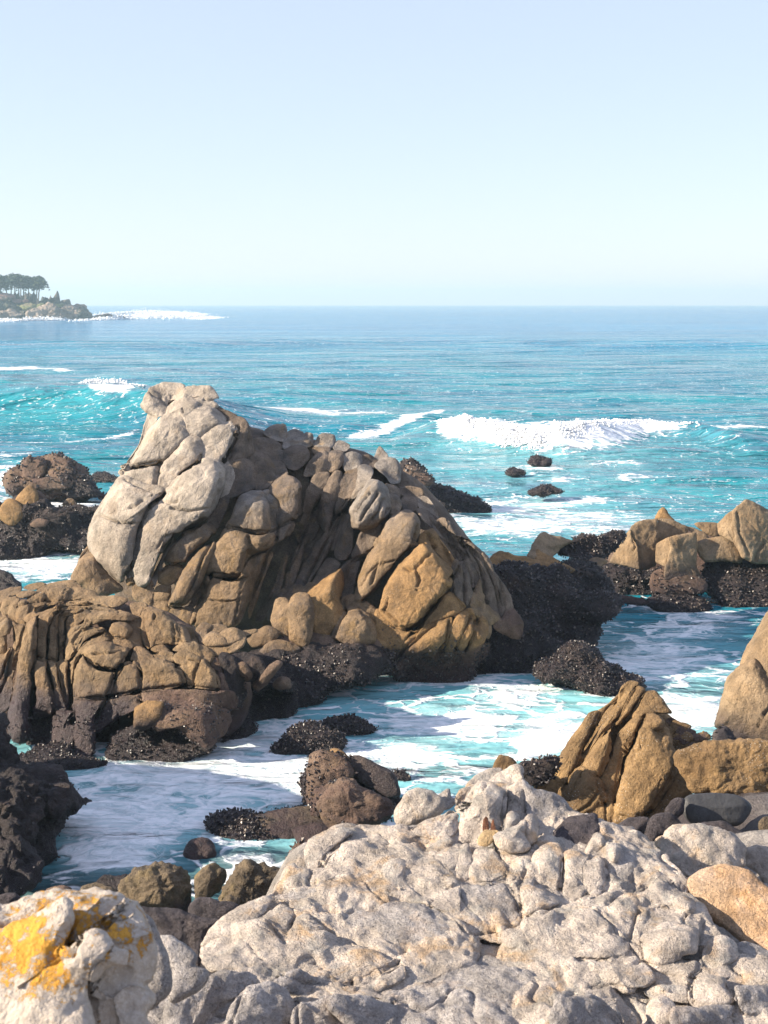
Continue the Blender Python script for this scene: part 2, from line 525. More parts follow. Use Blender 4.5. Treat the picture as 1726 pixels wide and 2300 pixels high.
    def make(self, S, solo=None, others=None):
        n, C, c, R, k, kb, p, seed, rough, nn, Yc, Pc = S.n, S.C, S.c, S.R, S.k, S.kb, S.p, S.seed, S.rough, S.nn, S.Yc, S.Pc
        mean_r = S.rad.mean()
        nr = int(np.clip(mean_r / S.step * 1.25, 5, 110))
        nb = max(3, nr // 4)
        rf = np.sin(np.linspace(1, 0, nr + 1)[:-1] * math.pi / 2)
        rb = np.sin(np.linspace(1, 0, nb + 1)[1:-1] * math.pi / 2)
        near = []
        lo, hi = C.min(0), C.max(0)
        for Q in (others or []):
            ql, qh = Q.C.min(0), Q.C.max(0)
            m_ = 0.5 * (qh - ql)
            if not ((ql - m_ > hi).any() or (qh + m_ < lo).any()): near.append(Q)
        use_mac = others is not None and S.mu > 0
        def grid(rr, h):
            uv = c + rr[:, None, None] * (C - c)[None]
            r = rays(uv[..., 0], uv[..., 1])
            hh = h * np.maximum(1 - rr ** p, 0) ** (1 / p)
            base = self.plane_t(S, r)
            mac = None
            if use_mac:
                mac = self.macro_t(near, uv[..., 0], uv[..., 1], r)
                base = base * (1 - S.mu) + mac * S.mu
            return r, base - hh[:, None] / np.linalg.norm(r, axis=-1), uv, mac
        rF, tF, uvf, mF = grid(rf, k * R)
        rC, tC, uvc, mC = grid(np.array([1e-6]), k * R)
        if others is not None and self.fillet > 0:
            uu = np.concatenate([uvf.reshape(-1, 2), uvc[0, :1]])
            rr_ = np.concatenate([rF.reshape(-1, 3), rC[0, :1]])
            tt = np.concatenate([tF.ravel(), tC[0, :1]])
            mm = np.concatenate([mF.ravel(), mC[0, :1]]) if use_mac else None
            ts = [tt]
            for Q in near:
                if Q is not S: ts.append(self.front_t(Q, uu[:, 0], uu[:, 1], rr_, mm))
            ts = np.stack(ts)
            tm = ts.min(0)
            lift = self.fillet * np.log(np.exp(-(ts - tm) / self.fillet).sum(0))
            tF = tF - lift[:-1].reshape(tF.shape)
            tC = tC - lift[-1]
        rB, tB, _, _ = grid(rb, -kb * R)
        rD, tD, _, _ = grid(np.array([1e-6]), -kb * R)
        nf = nr * n
        V = np.concatenate([(CAM + rF * tF[..., None]).reshape(-1, 3), (CAM + rC * tC[..., None])[0, :1],
                            (CAM + rB * tB[..., None]).reshape(-1, 3), (CAM + rD * tD[..., None])[0, :1]])
        j = np.arange(n)
        j2 = (j + 1) % n
        q = []
        for a in range(nr - 1):
            q.append(np.stack([a * n + j, a * n + j2, (a + 1) * n + j2, (a + 1) * n + j], 1))
        prev = 0
        for a in range(len(rb)):
            cur = nf + 1 + a * n
            q.append(np.stack([prev + j2, prev + j, cur + j, cur + j2], 1))
            prev = cur
        q = np.concatenate(q)
        tr = np.concatenate([np.stack([(nr - 1) * n + j, (nr - 1) * n + j2, np.full(n, nf)], 1),
                             np.stack([prev + j2, prev + j, np.full(n, len(V) - 1)], 1)])
        x2, y2 = np.roll(C[:, 0], -1), np.roll(C[:, 1], -1)
        if (C[:, 0] * y2 - x2 * C[:, 1]).sum() > 0:      # outward faces for either tracing direction
            q, tr = q[:, ::-1], tr[:, ::-1]
        tri = np.concatenate([q[:, :3], q[:, [0, 2, 3]], tr])
        if S.facet:            # shear off corners with a few flat faces
            rg = np.random.default_rng(seed)
            for _ in range(S.facet):
                d = rg.normal(size=3) * np.array([1, 1, 0.8])
                d[1] = -abs(d[1]) * 0.8
                d /= np.linalg.norm(d)
                s = (V - Pc) @ d
                ex = np.maximum(s - rg.uniform(0.62, 0.82) * s.max(), 0)
                V = V - d * (ex * 0.8)[:, None]
        N, area_v = normals_of(V, tri)
        # relief shared by neighbouring lobes, so that it runs on across creases
        disp = rough * S.low * 0.09 * min(R, 0.9) * fbm(V * (0.9 / max(min(R, 0.9), 0.08)), 2, 3)
        mid, mf = (0.05, 3.4) if S.mat == 'dark' else (self.mid, self.mid_f)
        disp = disp + rough * min(mid, 0.12 * R) * fbm(V * mf, 4, 14)
        disp = disp + rough * min(0.012, 0.04 * R) * fbm(V * 11.0, 3, 24)
        if S.crk > 0:          # fine winding joints
            Wp = V + 0.35 * R * np.stack([perlin(V * 1.5 / R, 51), perlin(V * 1.5 / R, 52), perlin(V * 1.5 / R, 53)], 1)
            if self.strata is not None:
                dd = np.asarray(self.strata, float)
                dd = dd / np.linalg.norm(dd)
                Wp = Wp - dd * (Wp @ dd)[:, None] * 0.75
            g = perlin(Wp * (0.6 / max(R, 0.1)), seed + 20)
            disp = disp - S.crk * min(0.06 * R, 0.04) * np.exp(-(g / 0.018) ** 2)
        V = V + N * disp[:, None]
        todo = [(L, S.cw, 1.0) for L in S.cracks]
        lo3, hi3 = C.min(0) - 12, C.max(0) + 12
        for L, w, dp in self.joints:
            if not ((L.min(0) > hi3).any() or (L.max(0) < lo3).any()): todo.append((L, w, dp))
        if todo and S.name != "core":
            U = np.concatenate([uvf.reshape(-1, 2), np.array([c])])
            U3 = np.concatenate([U, np.zeros((len(U), 1))], 1)
            jit = 2.2 * perlin(U3 * 0.045, 77) + 1.2 * perlin(U3 * 0.13, 78)
            wid = 0.75 + 0.6 * np.clip(perlin(U3 * 0.02, 79), -0.8, 1)
            dpt = np.zeros(len(U))
            for L, w, dp in todo:
                best = np.full(len(U), 1e9)
                for a, b in zip(L[:-1], L[1:]):
                    ab = b - a
                    tt = np.clip(((U - a) @ ab) / (ab @ ab + 1e-9), 0, 1)
                    best = np.minimum(best, np.linalg.norm(U - (a + tt[:, None] * ab), axis=1))
                best = np.abs(best + jit)
                dpt = np.maximum(dpt, np.exp(-(best / (w * wid)) ** 1.6) * dp * min(0.35 * R, 3.0 * w * Yc / FPX))
            V[:len(U)] -= N[:len(U)] * dpt[:, None]
        if S.mus is not None:
            N2, _ = normals_of(V, tri)
            self.samples.append((V[:nf], N2[:nf], area_v[:nf], S.mus))
        me = mesh_from(S.name, V - (self.loc if solo is None else solo), q, tr)
        return link(S.name, me, M[S.mat], self.root if solo is None else None)
    def mussels(self, zmax=0.9, per_m2=420, size=0.035, soft=0.35, nmin=-0.4, name="mussel_bed", noise_s=1.6):
        """thousands of shells in one bed on the wet parts of the lobes: one part"""
        if self.specs and not self.samples: self.build()
        Vs, Ns = [], []
        for V, N, A, w in self.samples:
            m = sstep(V[:, 2] + 0.45 * fbm(V * noise_s, 3, 3), zmax, zmax - soft) * w * (V[:, 2] > -0.15)
            nn = rng.poisson(A / 6.0 * 3 * per_m2 * m * 0.33)
            i = np.repeat(np.arange(len(V)), nn)
            Vs.append(V[i] + rng.normal(size=(len(i), 3)) * 0.012)
            Ns.append(N[i])
        if not Vs: return
        V, N = np.concatenate(Vs), np.concatenate(Ns)
        if len(V) > 26000:
            s = rng.permutation(len(V))[:26000]
            V, N = V[s], N[s]
        if len(V) < 5: return
        shells(name, V, N, size, self.root, self.loc)

def shells(name, V, N, size, parent, loc):
    m = len(V)
    ax = N + 0.9 * rng.normal(size=(m, 3))
    ax /= np.linalg.norm(ax, axis=1)[:, None]
    s1 = np.cross(ax, rng.normal(size=(m, 3)))
    s1 /= np.linalg.norm(s1, axis=1)[:, None]
    s2 = np.cross(ax, s1)
    L = size * rng.uniform(0.6, 1.35, m)[:, None]
    # pointed shell: blunt tip, wide middle, narrow root
    P = np.stack([V + ax * L * 1.0, V + ax * L * 0.45 + s1 * L * 0.52, V + ax * L * 0.4 + s2 * L * 0.3,
                  V + ax * L * 0.45 - s1 * L * 0.52, V + ax * L * 0.4 - s2 * L * 0.3, V - ax * L * 0.5], 1).reshape(-1, 3)
    f = np.array([[0, 1, 2], [0, 2, 3], [0, 3, 4], [0, 4, 1], [5, 2, 1], [5, 3, 2], [5, 4, 3], [5, 1, 4]])
    tri = (np.arange(m)[:, None, None] * 6 + f[None]).reshape(-1, 3)
    o = link(name, mesh_from(name, P - loc, None, tri, smooth=False), M['mussel'], parent)
    o["kind"] = "stuff"
    return o

def boulder(name, label, pts, Y, mat, T=None, elev=25, yaw=0, k=0.8, p=2.5, group=None, cat="boulder", mus=None, mz=0.6, step=4.0, **kw):
    """one loose stone: a single mesh"""
    P = parse(pts, T) if isinstance(pts, str) else pts
    c = P.mean(0)
    R = Rock(None, label, cat, c[0], c[1], Y, elev, yaw, mat, step=step)
    base = at(np.array(c[0]), np.array(P[:, 1].max()), np.array(Y))
    kw.setdefault('rough', 1.6)
    o = R.lobe(P, Y=Y, k=k, p=p, name=name, solo=base, mus=mus, **kw)
    o.location = base
    tag(o, label, cat, group)
    if mus is not None:
        R.root = o
        R.loc = base
        R.mussels(mz)
    return o

# ------------------------------------------------------------------ the big rock
TA = (180, 840, 600 / 1660)
TC = (560, 920, 600 / 1660)
TD = (0, 960, 420 / 1660)
STR = (0.35, 0.2, 1.0)
B = Rock("sea_rock", "huge pale and brown lobed rock outcrop with a knobbly head rising from the surf", "rock",
         620, 1330, 26.6, elev=24, yaw=-6, mat='pale', base_z=0.0, step=3.2, strata=STR, grow=1.07, fillet=0.02, macro=0.84)
B.kdef = 0.46
# solid body behind the lobes
B.lobe("400,905 470,900 560,960 700,985 830,1020 960,1100 1040,1190 1110,1290 1150,1380 1130,1450 1050,1500 850,1520 560,1490 330,1420 240,1300 225,1180 290,1060 330,1000",
       dy=-1.5, k=0.3, kb=0.8, mat='grey', name="core", p=3, step=9, crk=0)
hd = dict(T=TA)
B.lobe("420,130 520,85 640,95 700,130 660,220 560,260 470,240 425,200", dy=-0.45, k=.3, mu=.2, T=TA)
B.lobe("430,95 500,60 600,55 650,75 620,130 545,175 480,140", dy=-0.25, **hd)
B.lobe("560,165 620,92 700,72 800,75 845,118 858,152 825,165 852,186 845,208 740,205 690,160 640,135", dy=-0.15, rnd=0.5, p=3, cracks=["855,158 800,165 770,160"], cw=3, **hd)
B.lobe("395,165 430,95 482,118 540,172 530,240 480,265 412,238 380,195", dy=0.1, p=2.6, cracks=["430,110 500,150 540,190"], **hd)
B.lobe("550,205 650,125 735,180 720,210 650,275 600,245 535,255", dy=0.2, p=3.2, rnd=0.4, k=0.6, cracks=["635,215 640,240"], cw=2.5, **hd)
B.lobe("415,262 480,258 460,330 380,480 310,575 280,565 365,445", dy=-0.1, **hd)
B.lobe("530,250 600,235 640,268 667,380 620,440 500,545 330,575 285,585 365,470 450,330", dy=0.25, p=2.6, **hd)
B.lobe("640,265 735,205 830,215 890,262 900,302 800,352 740,395 675,392 655,330", dy=0.15, mat='pale', p=3, **hd)
B.lobe("820,205 880,215 965,248 972,282 900,302 860,262", dy=-0.2, mat='grey', **hd)
B.lobe("260,602 300,572 400,570 510,550 600,460 660,400 712,390 750,418 757,490 700,560 620,622 520,732 400,690 290,650", dy=0.3, p=2.6, k=0.7, cracks=["490,560 480,640 470,690"], cw=4, **hd)
B.lobe("745,405 880,310 940,303 975,360 935,470 900,535 800,562 735,545", dy=0.1, mat='pale', **hd)
B.lobe("915,302 968,270 1022,280 1055,340 1072,430 1072,492 1000,528 900,545 945,450 972,360", dy=0.0, mat='grey', cracks=["985,330 960,430 930,520"], **hd)
B.lobe("150,800 210,708 275,648 400,692 520,738 435,830 385,940 352,1080 335,1160 285,1240 250,1275 170,1205 82,1112 68,1000 98,880", dy=0.45, k=1.0, p=2.3, yaw=-28,
       cracks=["310,830 345,822 390,780", "130,880 230,920 330,930"], cw=3.5, **hd)
B.lobe("520,745 620,640 700,580 770,545 842,558 878,620 868,740 825,850 745,925 600,1010 525,1090 472,1200 432,1285 370,1290 333,1200 338,1090 370,960 430,830", dy=0.6, k=0.9, yaw=-18,
       cracks=["500,785 560,800 600,790", "560,830 680,850 800,835", "600,1000 520,1010 480,1080"], cw=3, **hd)
B.lobe("850,555 920,548 968,570 962,640 920,752 850,805 868,700 878,620", dy=0.15, **hd)
B.lobe("925,545 990,522 1062,538 1092,600 1082,702 1000,742 918,765 960,640", dy=0.05, mat='grey', **hd)
B.lobe("1058,530 1110,497 1172,528 1212,590 1192,682 1110,724 1083,692 1092,600", dy=-0.1, mat='grey', **hd)
B.lobe("1185,540 1272,560 1285,645 1200,695", dy=-0.3, mat='grey', **hd)
B.lobe("948,885 988,770 1060,732 1132,733 1168,790 1178,870 1172,972 1080,988 918,952", dy=0.55, p=2.8, mat='tan', k=0.9, yaw=-14, **hd)
B.lobe("1138,735 1182,728 1232,790 1227,932 1172,955 1165,820", dy=0.4, mat='tan', **hd)
B.lobe("1178,732 1220,668 1290,637 1352,658 1378,720 1372,862 1340,902 1228,942 1228,790", dy=0.45, mat='grey', p=2.6, **hd)
B.lobe("868,1030 918,955 1080,986 1168,985 1195,1012 1172,1082 1060,1132 1022,1250 930,1268 803,1237 808,1140", dy=0.65, mat='tan', p=2.8, k=0.8, yaw=-14, cracks=["1050,1010 1060,1100 1030,1200"], cw=3, **hd)
B.lobe("1178,960 1228,934 1330,915 1300,1010 1220,1050 1150,1132 1060,1142 1172,1080", dy=0.35, mat='grey', **hd)
B.lobe("798,1253 930,1270 1022,1258 1052,1150 1150,1132 1102,1290 1042,1430 962,1565 715,1555 712,1480 768,1340", dy=0.6, mat='tan', k=0.6, p=3.2, yaw=-8,
       cracks=["820,1405 900,1415 980,1408", "1010,1290 985,1420 960,1540"], cw=2.6, **hd)
B.lobe("533,1152 580,1060 650,980 760,932 822,948 832,1000 760,1052 690,1112 650,1172 580,1184", dy=0.65, mat='tan', k=1.0, **hd)
B.lobe("486,1272 500,1208 560,1180 642,1190 622,1262 560,1312 496,1302", dy=0.7, mat='tan', **hd)
B.lobe("456,1372 480,1318 560,1310 564,1370 540,1404 458,1406", dy=0.7, mat='tan', **hd)
B.lobe("440,1452 458,1403 552,1404 555,1472 480,1484", dy=0.65, mat='tan', **hd)
B.lobe("553,1432 600,1320 650,1210 720,1120 822,1048 834,1110 792,1202 722,1352 650,1434 600,1442", dy=0.75, mat='tan', k=1.1, **hd)
B.lobe("828,802 912,755 924,800 882,902 832,995 790,960 800,880", dy=0.3, mat='grey', **hd)
B.lobe("438,1292 478,1190 568,1028 595,1040 545,1132 494,1232 470,1314", dy=0.6, mat='pale', **hd)
B.lobe("546,1495 570,1448 645,1448 605,1540", dy=0.65, mat='tan', **hd)
B.lobe("588,1555 642,1458 714,1458 704,1545 690,1590 620,1590", dy=0.65, mat='tan', **hd)
B.lobe("678,1432 772,1285 784,1330 734,1432 702,1448", dy=0.55, mat='tan', **hd)
B.lobe("276,1225 330,1155 338,1250 295,1268", dy=0.7, mat='pale', **hd)
B.lobe("396,1312 430,1265 458,1308 424,1330", dy=0.8, mat='tan', **hd)
B.lobe("285,1280 330,1262 350,1300 300,1318", dy=0.75, mat='tan', **hd)
B.lobe("328,1352 370,1300 462,1330 452,1382 432,1445 340,1400", dy=0.6, mat='tan', p=3, rnd=0.5, **hd)
B.lobe("690,1232 760,1138 832,1128 902,1232 992,1342 1085,1425 960,1485 880,1482 780,1432 640,1372", T=TD, dy=0.6, mat='tan', k=0.6)
B.lobe("640,1352 700,1225 790,1235 880,1330 960,1440 930,1490 850,1480 760,1420", T=TD, dy=0.85, mat='tan', k=0.5)
B.lobe("700,1170 760,1080 820,1030 840,1120 760,1150", T=TD, dy=0.2, mat='tan')
B.lobe("1180,1420 1230,1380 1330,1400 1370,1440 1350,1570 1320,1610 1250,1540 1180,1500", T=TD, dy=0.7, mat='tan', p=3, rnd=0.5)
# crest and the shaded recess
hc = dict(T=TC)
for s, dy, m in (
    ("5,205 60,178 150,188 195,230 172,284 90,284 30,262", -0.5, 'grey'),
    ("92,142 138,105 180,93 222,100 228,192 170,192 118,168", -0.9, 'tan'),
    ("232,148 280,124 332,140 328,172 238,172", -0.9, 'tan'),
    ("213,238 235,175 310,175 342,148 387,153 388,222 330,244 258,244", -0.7, 'tan'),
    ("212,312 230,250 300,225 362,250 368,312 290,372 218,348", -0.4, 'grey'),
    ("402,218 450,153 524,160 528,212 500,238 428,238", -0.8, 'tan'),
    ("522,232 560,193 624,220 602,258 540,254", -0.8, 'tan'),
    ("395,238 500,236 490,275 420,285", -0.6, 'grey'),
    ("346,405 368,330 420,280 472,263 494,310 482,372 400,408", -0.3, 'grey'),
    ("478,312 520,258 584,268 578,342 520,384 482,372", -0.4, 'grey'),
    ("588,352 588,290 640,263 694,290 694,342 620,390", -0.5, 'tan'),
    ("686,292 740,283 804,320 772,364 706,348", -0.7, 'grey'),
    ("776,302 810,232 858,280 854,314 800,324", -0.8, 'tan'),
    ("786,352 830,308 902,308 938,360 932,444 880,454 848,412", -0.6, 'tan'),
    ("120,290 165,255 215,262 212,320 150,330", -0.4, 'grey'),
    ("130,330 210,320 230,370 150,420", -0.5, 'grey'),
    ("0,280 60,275 130,310 150,420 110,500 30,490 0,440", -0.05, 'grey'),
    ("338,605 368,480 420,402 482,398 494,440 444,545 402,624 350,634", -0.2, 'grey'),
    ("436,565 498,440 540,392 574,408 564,492 524,622 492,755 448,705", -0.15, 'grey'),
    ("556,472 600,398 674,376 684,440 622,562 560,645 536,602", -0.2, 'grey'),
    ("655,472 678,368 722,348 768,380 752,432 702,494 636,565", -0.1, 'tan'),
    ("536,872 600,676 634,676 644,762 642,862 602,924 556,924", 0.05, 'grey'),
    ("645,882 720,738 814,718 782,832 690,924 646,944", 0.2, 'grey'),
    ("298,1085 340,958 420,828 480,768 528,790 492,882 420,1002 338,1114", -0.1, 'grey'),
    ("216,1155 240,998 300,848 334,828 322,952 270,1084", 0.0, 'grey'),
    ("50,1290 150,1128 198,958 234,898 214,1042 172,1172 96,1290", 0.05, 'grey'),
    ("426,1014 490,928 562,958 522,1014 398,1094", -0.05, 'grey'),
    ("300,760 350,640 420,620 440,700 400,800 320,840", -0.5, 'grey'),
    ("140,1200 200,1120 260,1090 300,1110 250,1190 190,1260 120,1300", 0.0, 'grey'),
    ("560,1010 640,930 690,930 660,1050 640,1150 580,1180", 0.05, 'grey'),
    ("280,1100 420,1080 400,1150 300,1180 240,1200", 0.1, 'tan'),
    ("500,760 560,650 600,660 560,800 520,870 490,830", -0.25, 'grey'),
    ("0,860 60,880 140,900 100,1020 40,1200 0,1260", 0.4, 'tan'),
    ("855,460 924,488 934,544 858,518", 0.0, 'grey'),
    ("856,520 924,540 944,602 902,655 866,622", 0.1, 'tan'),
    ("926,502 990,478 1064,490 1074,532 980,544", -0.4, 'grey'),
    ("946,562 1000,528 1044,560 1034,624 968,624", -0.3, 'grey'),
    ("1040,545 1110,550 1168,640 1162,672 1070,624", -0.4, 'tan'),
):
    B.lobe(s, dy=dy - 0.3, mat=m, k=.5, p=2.6, grow=1.1, mu=.78, **hc)
B.lobe("626,622 680,540 740,448 802,448 852,490 864,530 874,622 822,702 722,744 648,722 636,662", dy=0.3, mat='tan', k=0.8,
       cracks=["800,520 740,600 690,690", "745,520 690,580 655,640", "835,560 800,640 765,700"], cw=5, **hc)
B.lobe("665,1145 720,958 800,778 880,678 960,637 1022,658 1054,720 1034,822 962,902 862,1012 782,1122 700,1184", dy=0.5, mat='tan', k=0.75, yaw=-16,
       cracks=["900,940 800,960 740,1010 700,1090", "760,1080 790,980"], cw=2.6, **hc)
B.lobe("1046,832 1080,768 1150,753 1222,850 1274,930 1290,995 1240,985 1180,905 1100,832", dy=0.35, mat='ochre', cracks=["1110,780 1150,850 1130,880", "1180,800 1230,900 1250,950"], cw=4, **hc)
B.lobe("818,1242 850,1108 950,958 1092,838 1152,900 1254,1000 1242,1102 1172,1192 1060,1322 970,1362 878,1312", dy=0.75, mat='ochre', k=0.5, p=3.6, yaw=-16, rnd=0.5,
       cracks=["1030,985 1062,1060 1040,1120", "960,980 1010,1000 1120,900", "860,1170 840,1240"], cw=3.2, crk=0.5, **hc)
B.lobe("786,1262 830,1258 900,1332 1002,1372 962,1442 902,1522 820,1502 786,1422", dy=0.6, mat='ochre', k=0.5, mus=0.5, **hc)
B.lobe("1056,1342 1150,1218 1220,1138 1302,1180 1338,1232 1260,1284 1140,1324 1018,1404", dy=0.7, mat='ochre', k=0.6, **hc)
B.lobe("895,1585 950,1468 1050,1358 1162,1298 1204,1320 1120,1432 1052,1524 960,1594", dy=0.75, mat='ochre', mus=0.4, cracks=["970,1500 1080,1390 1150,1340"], cw=5, **hc)
B.lobe("1026,1534 1090,1408 1180,1338 1254,1298 1234,1442 1160,1534 1080,1544", dy=0.85, mat='ochre', mus=0.4, **hc)
B.lobe("1221,1504 1250,1378 1300,1278 1372,1238 1394,1290 1342,1402 1270,1504", dy=0.8, mat='ochre', mus=0.4, **hc)
B.lobe("1286,1484 1330,1378 1380,1288 1414,1310 1404,1392 1330,1504", dy=0.8, mat='ochre', mus=0.4, **hc)
B.lobe("1356,1494 1410,1348 1452,1288 1484,1350 1464,1442 1400,1514", dy=0.75, mat='ochre', mus=0.5, **hc)
B.lobe("865,1612 930,1520 1050,1515 1230,1500 1390,1490 1474,1455 1464,1532 1392,1592 1384,1652 1250,1700 1080,1700 950,1665", dy=0.55, mat='mid', mus=1.0, elev=40, k=0.7, **hc)
for s, dy, m in (
    ("1266,962 1342,898 1394,1012 1394,1132 1340,1224 1288,1162 1266,1042", 0.5, 'grey'),
    ("1146,722 1230,685 1302,800 1402,900 1444,1002 1402,1114 1338,962 1260,852 1180,782", 0.1, 'grey'),
    ("1336,832 1430,868 1502,950 1544,1092 1584,1212 1562,1284 1480,1204 1438,1062", 0.1, 'grey'),
    ("1436,1062 1480,1202 1574,1292 1500,1334 1418,1294 1376,1202", 0.4, 'tan'),
    ("1496,1000 1560,1048 1624,1160 1636,1262 1600,1316 1556,1182", 0.0, 'grey'),
    ("1046,622 1130,638 1202,698 1264,780 1334,830 1280,864 1180,764 1096,704", -0.1, 'grey'),
    ("1290,1170 1340,1225 1420,1290 1500,1335 1480,1420 1400,1330 1320,1260", 0.35, 'tan'),
    ("1560,1290 1640,1240 1700,1330 1680,1420 1590,1400 1520,1350", 0.1, 'mid'),
):
    B.lobe(s, dy=dy, mat=m, mus=0.0, cracks=[" ".join(s.split()[i] for i in (1, 4))] if m == 'grey' else (), cw=4, yaw=18, **hc)
for q in ("275,650 400,695 515,735", "520,735 430,830 380,940 350,1080 335,1170 280,1260", "875,620 860,750 820,850 740,930 600,1020 510,1100 450,1250", "830,1000 760,1150 700,1330 640,1440 560,1440",
          "820,1240 770,1340 715,1480 700,1580", "1160,1130 1100,1300 1040,1430 970,1560", "920,950 1080,985 1180,980 1340,905", "805,1240 930,1265 1020,1255", "1230,940 1220,1050 1150,1140", "640,1190 560,1180 500,1210",
          "1375,720 1370,860 1330,920 1250,1100 1180,1260", "970,360 935,470 900,540", "757,490 740,545 620,622", "265,600 330,575 500,545"):
    B.joints.append((parse(q, TA), 3.8, 1.35))
for q in ("320,640 300,760 200,960 150,1130 60,1270 0,1400", "560,640 520,760 440,900 340,1080", "640,940 690,920 790,820", "1050,720 1030,830 870,1010 780,1130 700,1190", "1340,900 1290,1000 1260,1050", "830,1250 970,1370 1060,1330 1240,1110",
          "1060,1340 1020,1400 900,1580", "1180,700 1300,860 1380,1000 1400,1130", "1230,690 1380,860 1450,1010 1480,1200", "1340,830 1480,960 1540,1120 1570,1290", "1120,660 1250,820 1330,960", "440,540 400,640 330,800 240,1000",
          "700,480 620,580 560,680 520,800", "870,620 830,710 780,830 690,930", "580,1180 600,1260 520,1400", "1250,1300 1230,1440 1160,1540", "1380,1290 1330,1390 1280,1500", "1410,1310 1400,1400 1340,1510"):
    B.joints.append((parse(q, TC), 3.7, 1.35))
# knobs at the foot
B.lobe("138,1292 170,1188 232,1178 258,1230 254,1342 240,1404 168,1372", mu=.2, dy=1.1, mat='tan', **hc)
B.lobe("248,1202 300,1148 362,1158 398,1230 388,1382 350,1466 258,1422 246,1330", mu=.2, dy=1.15, mat='tan', yaw=-10, **hc)
B.lobe("366,1152 450,1078 520,1018 572,998 584,1082 574,1182 604,1262 560,1342 490,1394 398,1362", dy=0.8, mat='ochre', k=0.6, p=2.8, **hc)
B.lobe("516,1404 590,1258 680,1238 752,1280 784,1340 784,1424 720,1484 600,1454", dy=0.9, mat='tan', k=0.7, p=2.8, mus=0.2, **hc)
B.lobe("575,1180 640,1150 720,1190 800,1260 790,1400 760,1290 690,1240 600,1250", dy=0.6, mat='tan', **hc)
B.lobe("-10,1424 60,1366 130,1348 184,1390 152,1434 40,1474", mu=.3, dy=1.2, mat='tan', **hc)
B.lobe("64,1524 130,1448 220,1438 314,1480 284,1534 160,1564", mu=.3, dy=1.3, mat='tan', mus=0.2, **hc)
B.lobe("180,1440 260,1400 350,1450 400,1380 500,1400 530,1480 420,1560 250,1560", dy=0.9, mat='mid', mus=0.7, **hc)
B.lobe("-40,1600 60,1510 300,1490 400,1440 530,1460 720,1470 840,1490 900,1600 780,1655 640,1695 480,1750 420,1795 200,1830 -40,1800", dy=0.8, mat='dark', elev=45, k=0.6, mus=1.0, low=1.6, **hc)
B.lobe("700,1470 800,1420 860,1480 900,1600 820,1640 720,1620", dy=0.75, mat='mid', mus=0.6, **hc)
B.mussels(0.85, 500, 0.04)

# ------------------------------------------------------------------ the ribbed outcrop
R1 = (0, 1300, 300 / 1580)
R2 = (260, 1320, 400 / 1660)
TE = (0, 1280, 600 / 1660)
RB = Rock("ribbed_outcrop", "low brown rock outcrop with upright ribs and a mussel-dark foot beside the foaming channel", "rock",
          260, 1500, 22.4, elev=42, yaw=-8, mat='rib', base_z=0.0, step=2.9, fillet=0.012, grow=1.07, macro=0.5)
for q in ("135,480 150,640 130,830 70,1050 60,1200 0,1330", "290,520 290,640 250,800 200,950 180,1200 150,1450", "440,480 425,700 420,900 385,1120 400,1250 385,1500 370,1700", "620,420 580,540 565,750 560,960", "560,960 570,1080 610,1250 640,1450 640,1650",
          "420,930 560,965 700,970 830,970", "740,400 690,480 680,560 690,650 690,960", "860,440 790,560 770,680 740,760 780,960 820,1250 830,1500 860,1700", "1030,480 900,620 870,760 890,880 830,980", "960,900 900,1000 870,1100 870,1400",
          "915,1420 1100,1410 1260,1400 1580,1340", "1480,940 1370,1080 1330,1250 1260,1420 1160,1620 1140,1700", "430,380 560,330 700,330 850,280 1100,300 1300,330", "640,420 760,360 950,330 1150,370 1400,380", "700,450 820,400 980,375",
          "880,720 960,610 1180,560", "940,830 1040,720 1230,630", "20,420 100,440 205,510 300,520", "200,330 330,280 520,250 760,260 1100,240", "740,760 720,850 740,960", "830,1000 815,1180 860,1400", "690,980 710,1150 770,1380", "1000,900 1070,1000 1200,1060 1360,1085"):
    RB.joints.append((parse(q, R1), 3.6, 1.15))
for q in ("0,1000 220,960 550,920 660,910 960,950", "215,700 235,800 230,960 220,1050", "560,730 630,820 640,900", "780,700 740,800 725,920", "850,690 960,800 970,920", "250,260 260,400 300,560", "130,690 60,720 0,850", "340,600 550,640 800,690", "160,600 150,690"):
    RB.joints.append((parse(q, R2), 3.2, 1.0))
RB.lobe("-60,1360 60,1345 200,1345 330,1360 420,1400 500,1450 560,1520 560,1600 520,1650 400,1690 280,1700 100,1700 -60,1720", dy=-0.75, k=0.3, kb=0.8, p=3, mat='mid', name="core", step=9, crk=0)
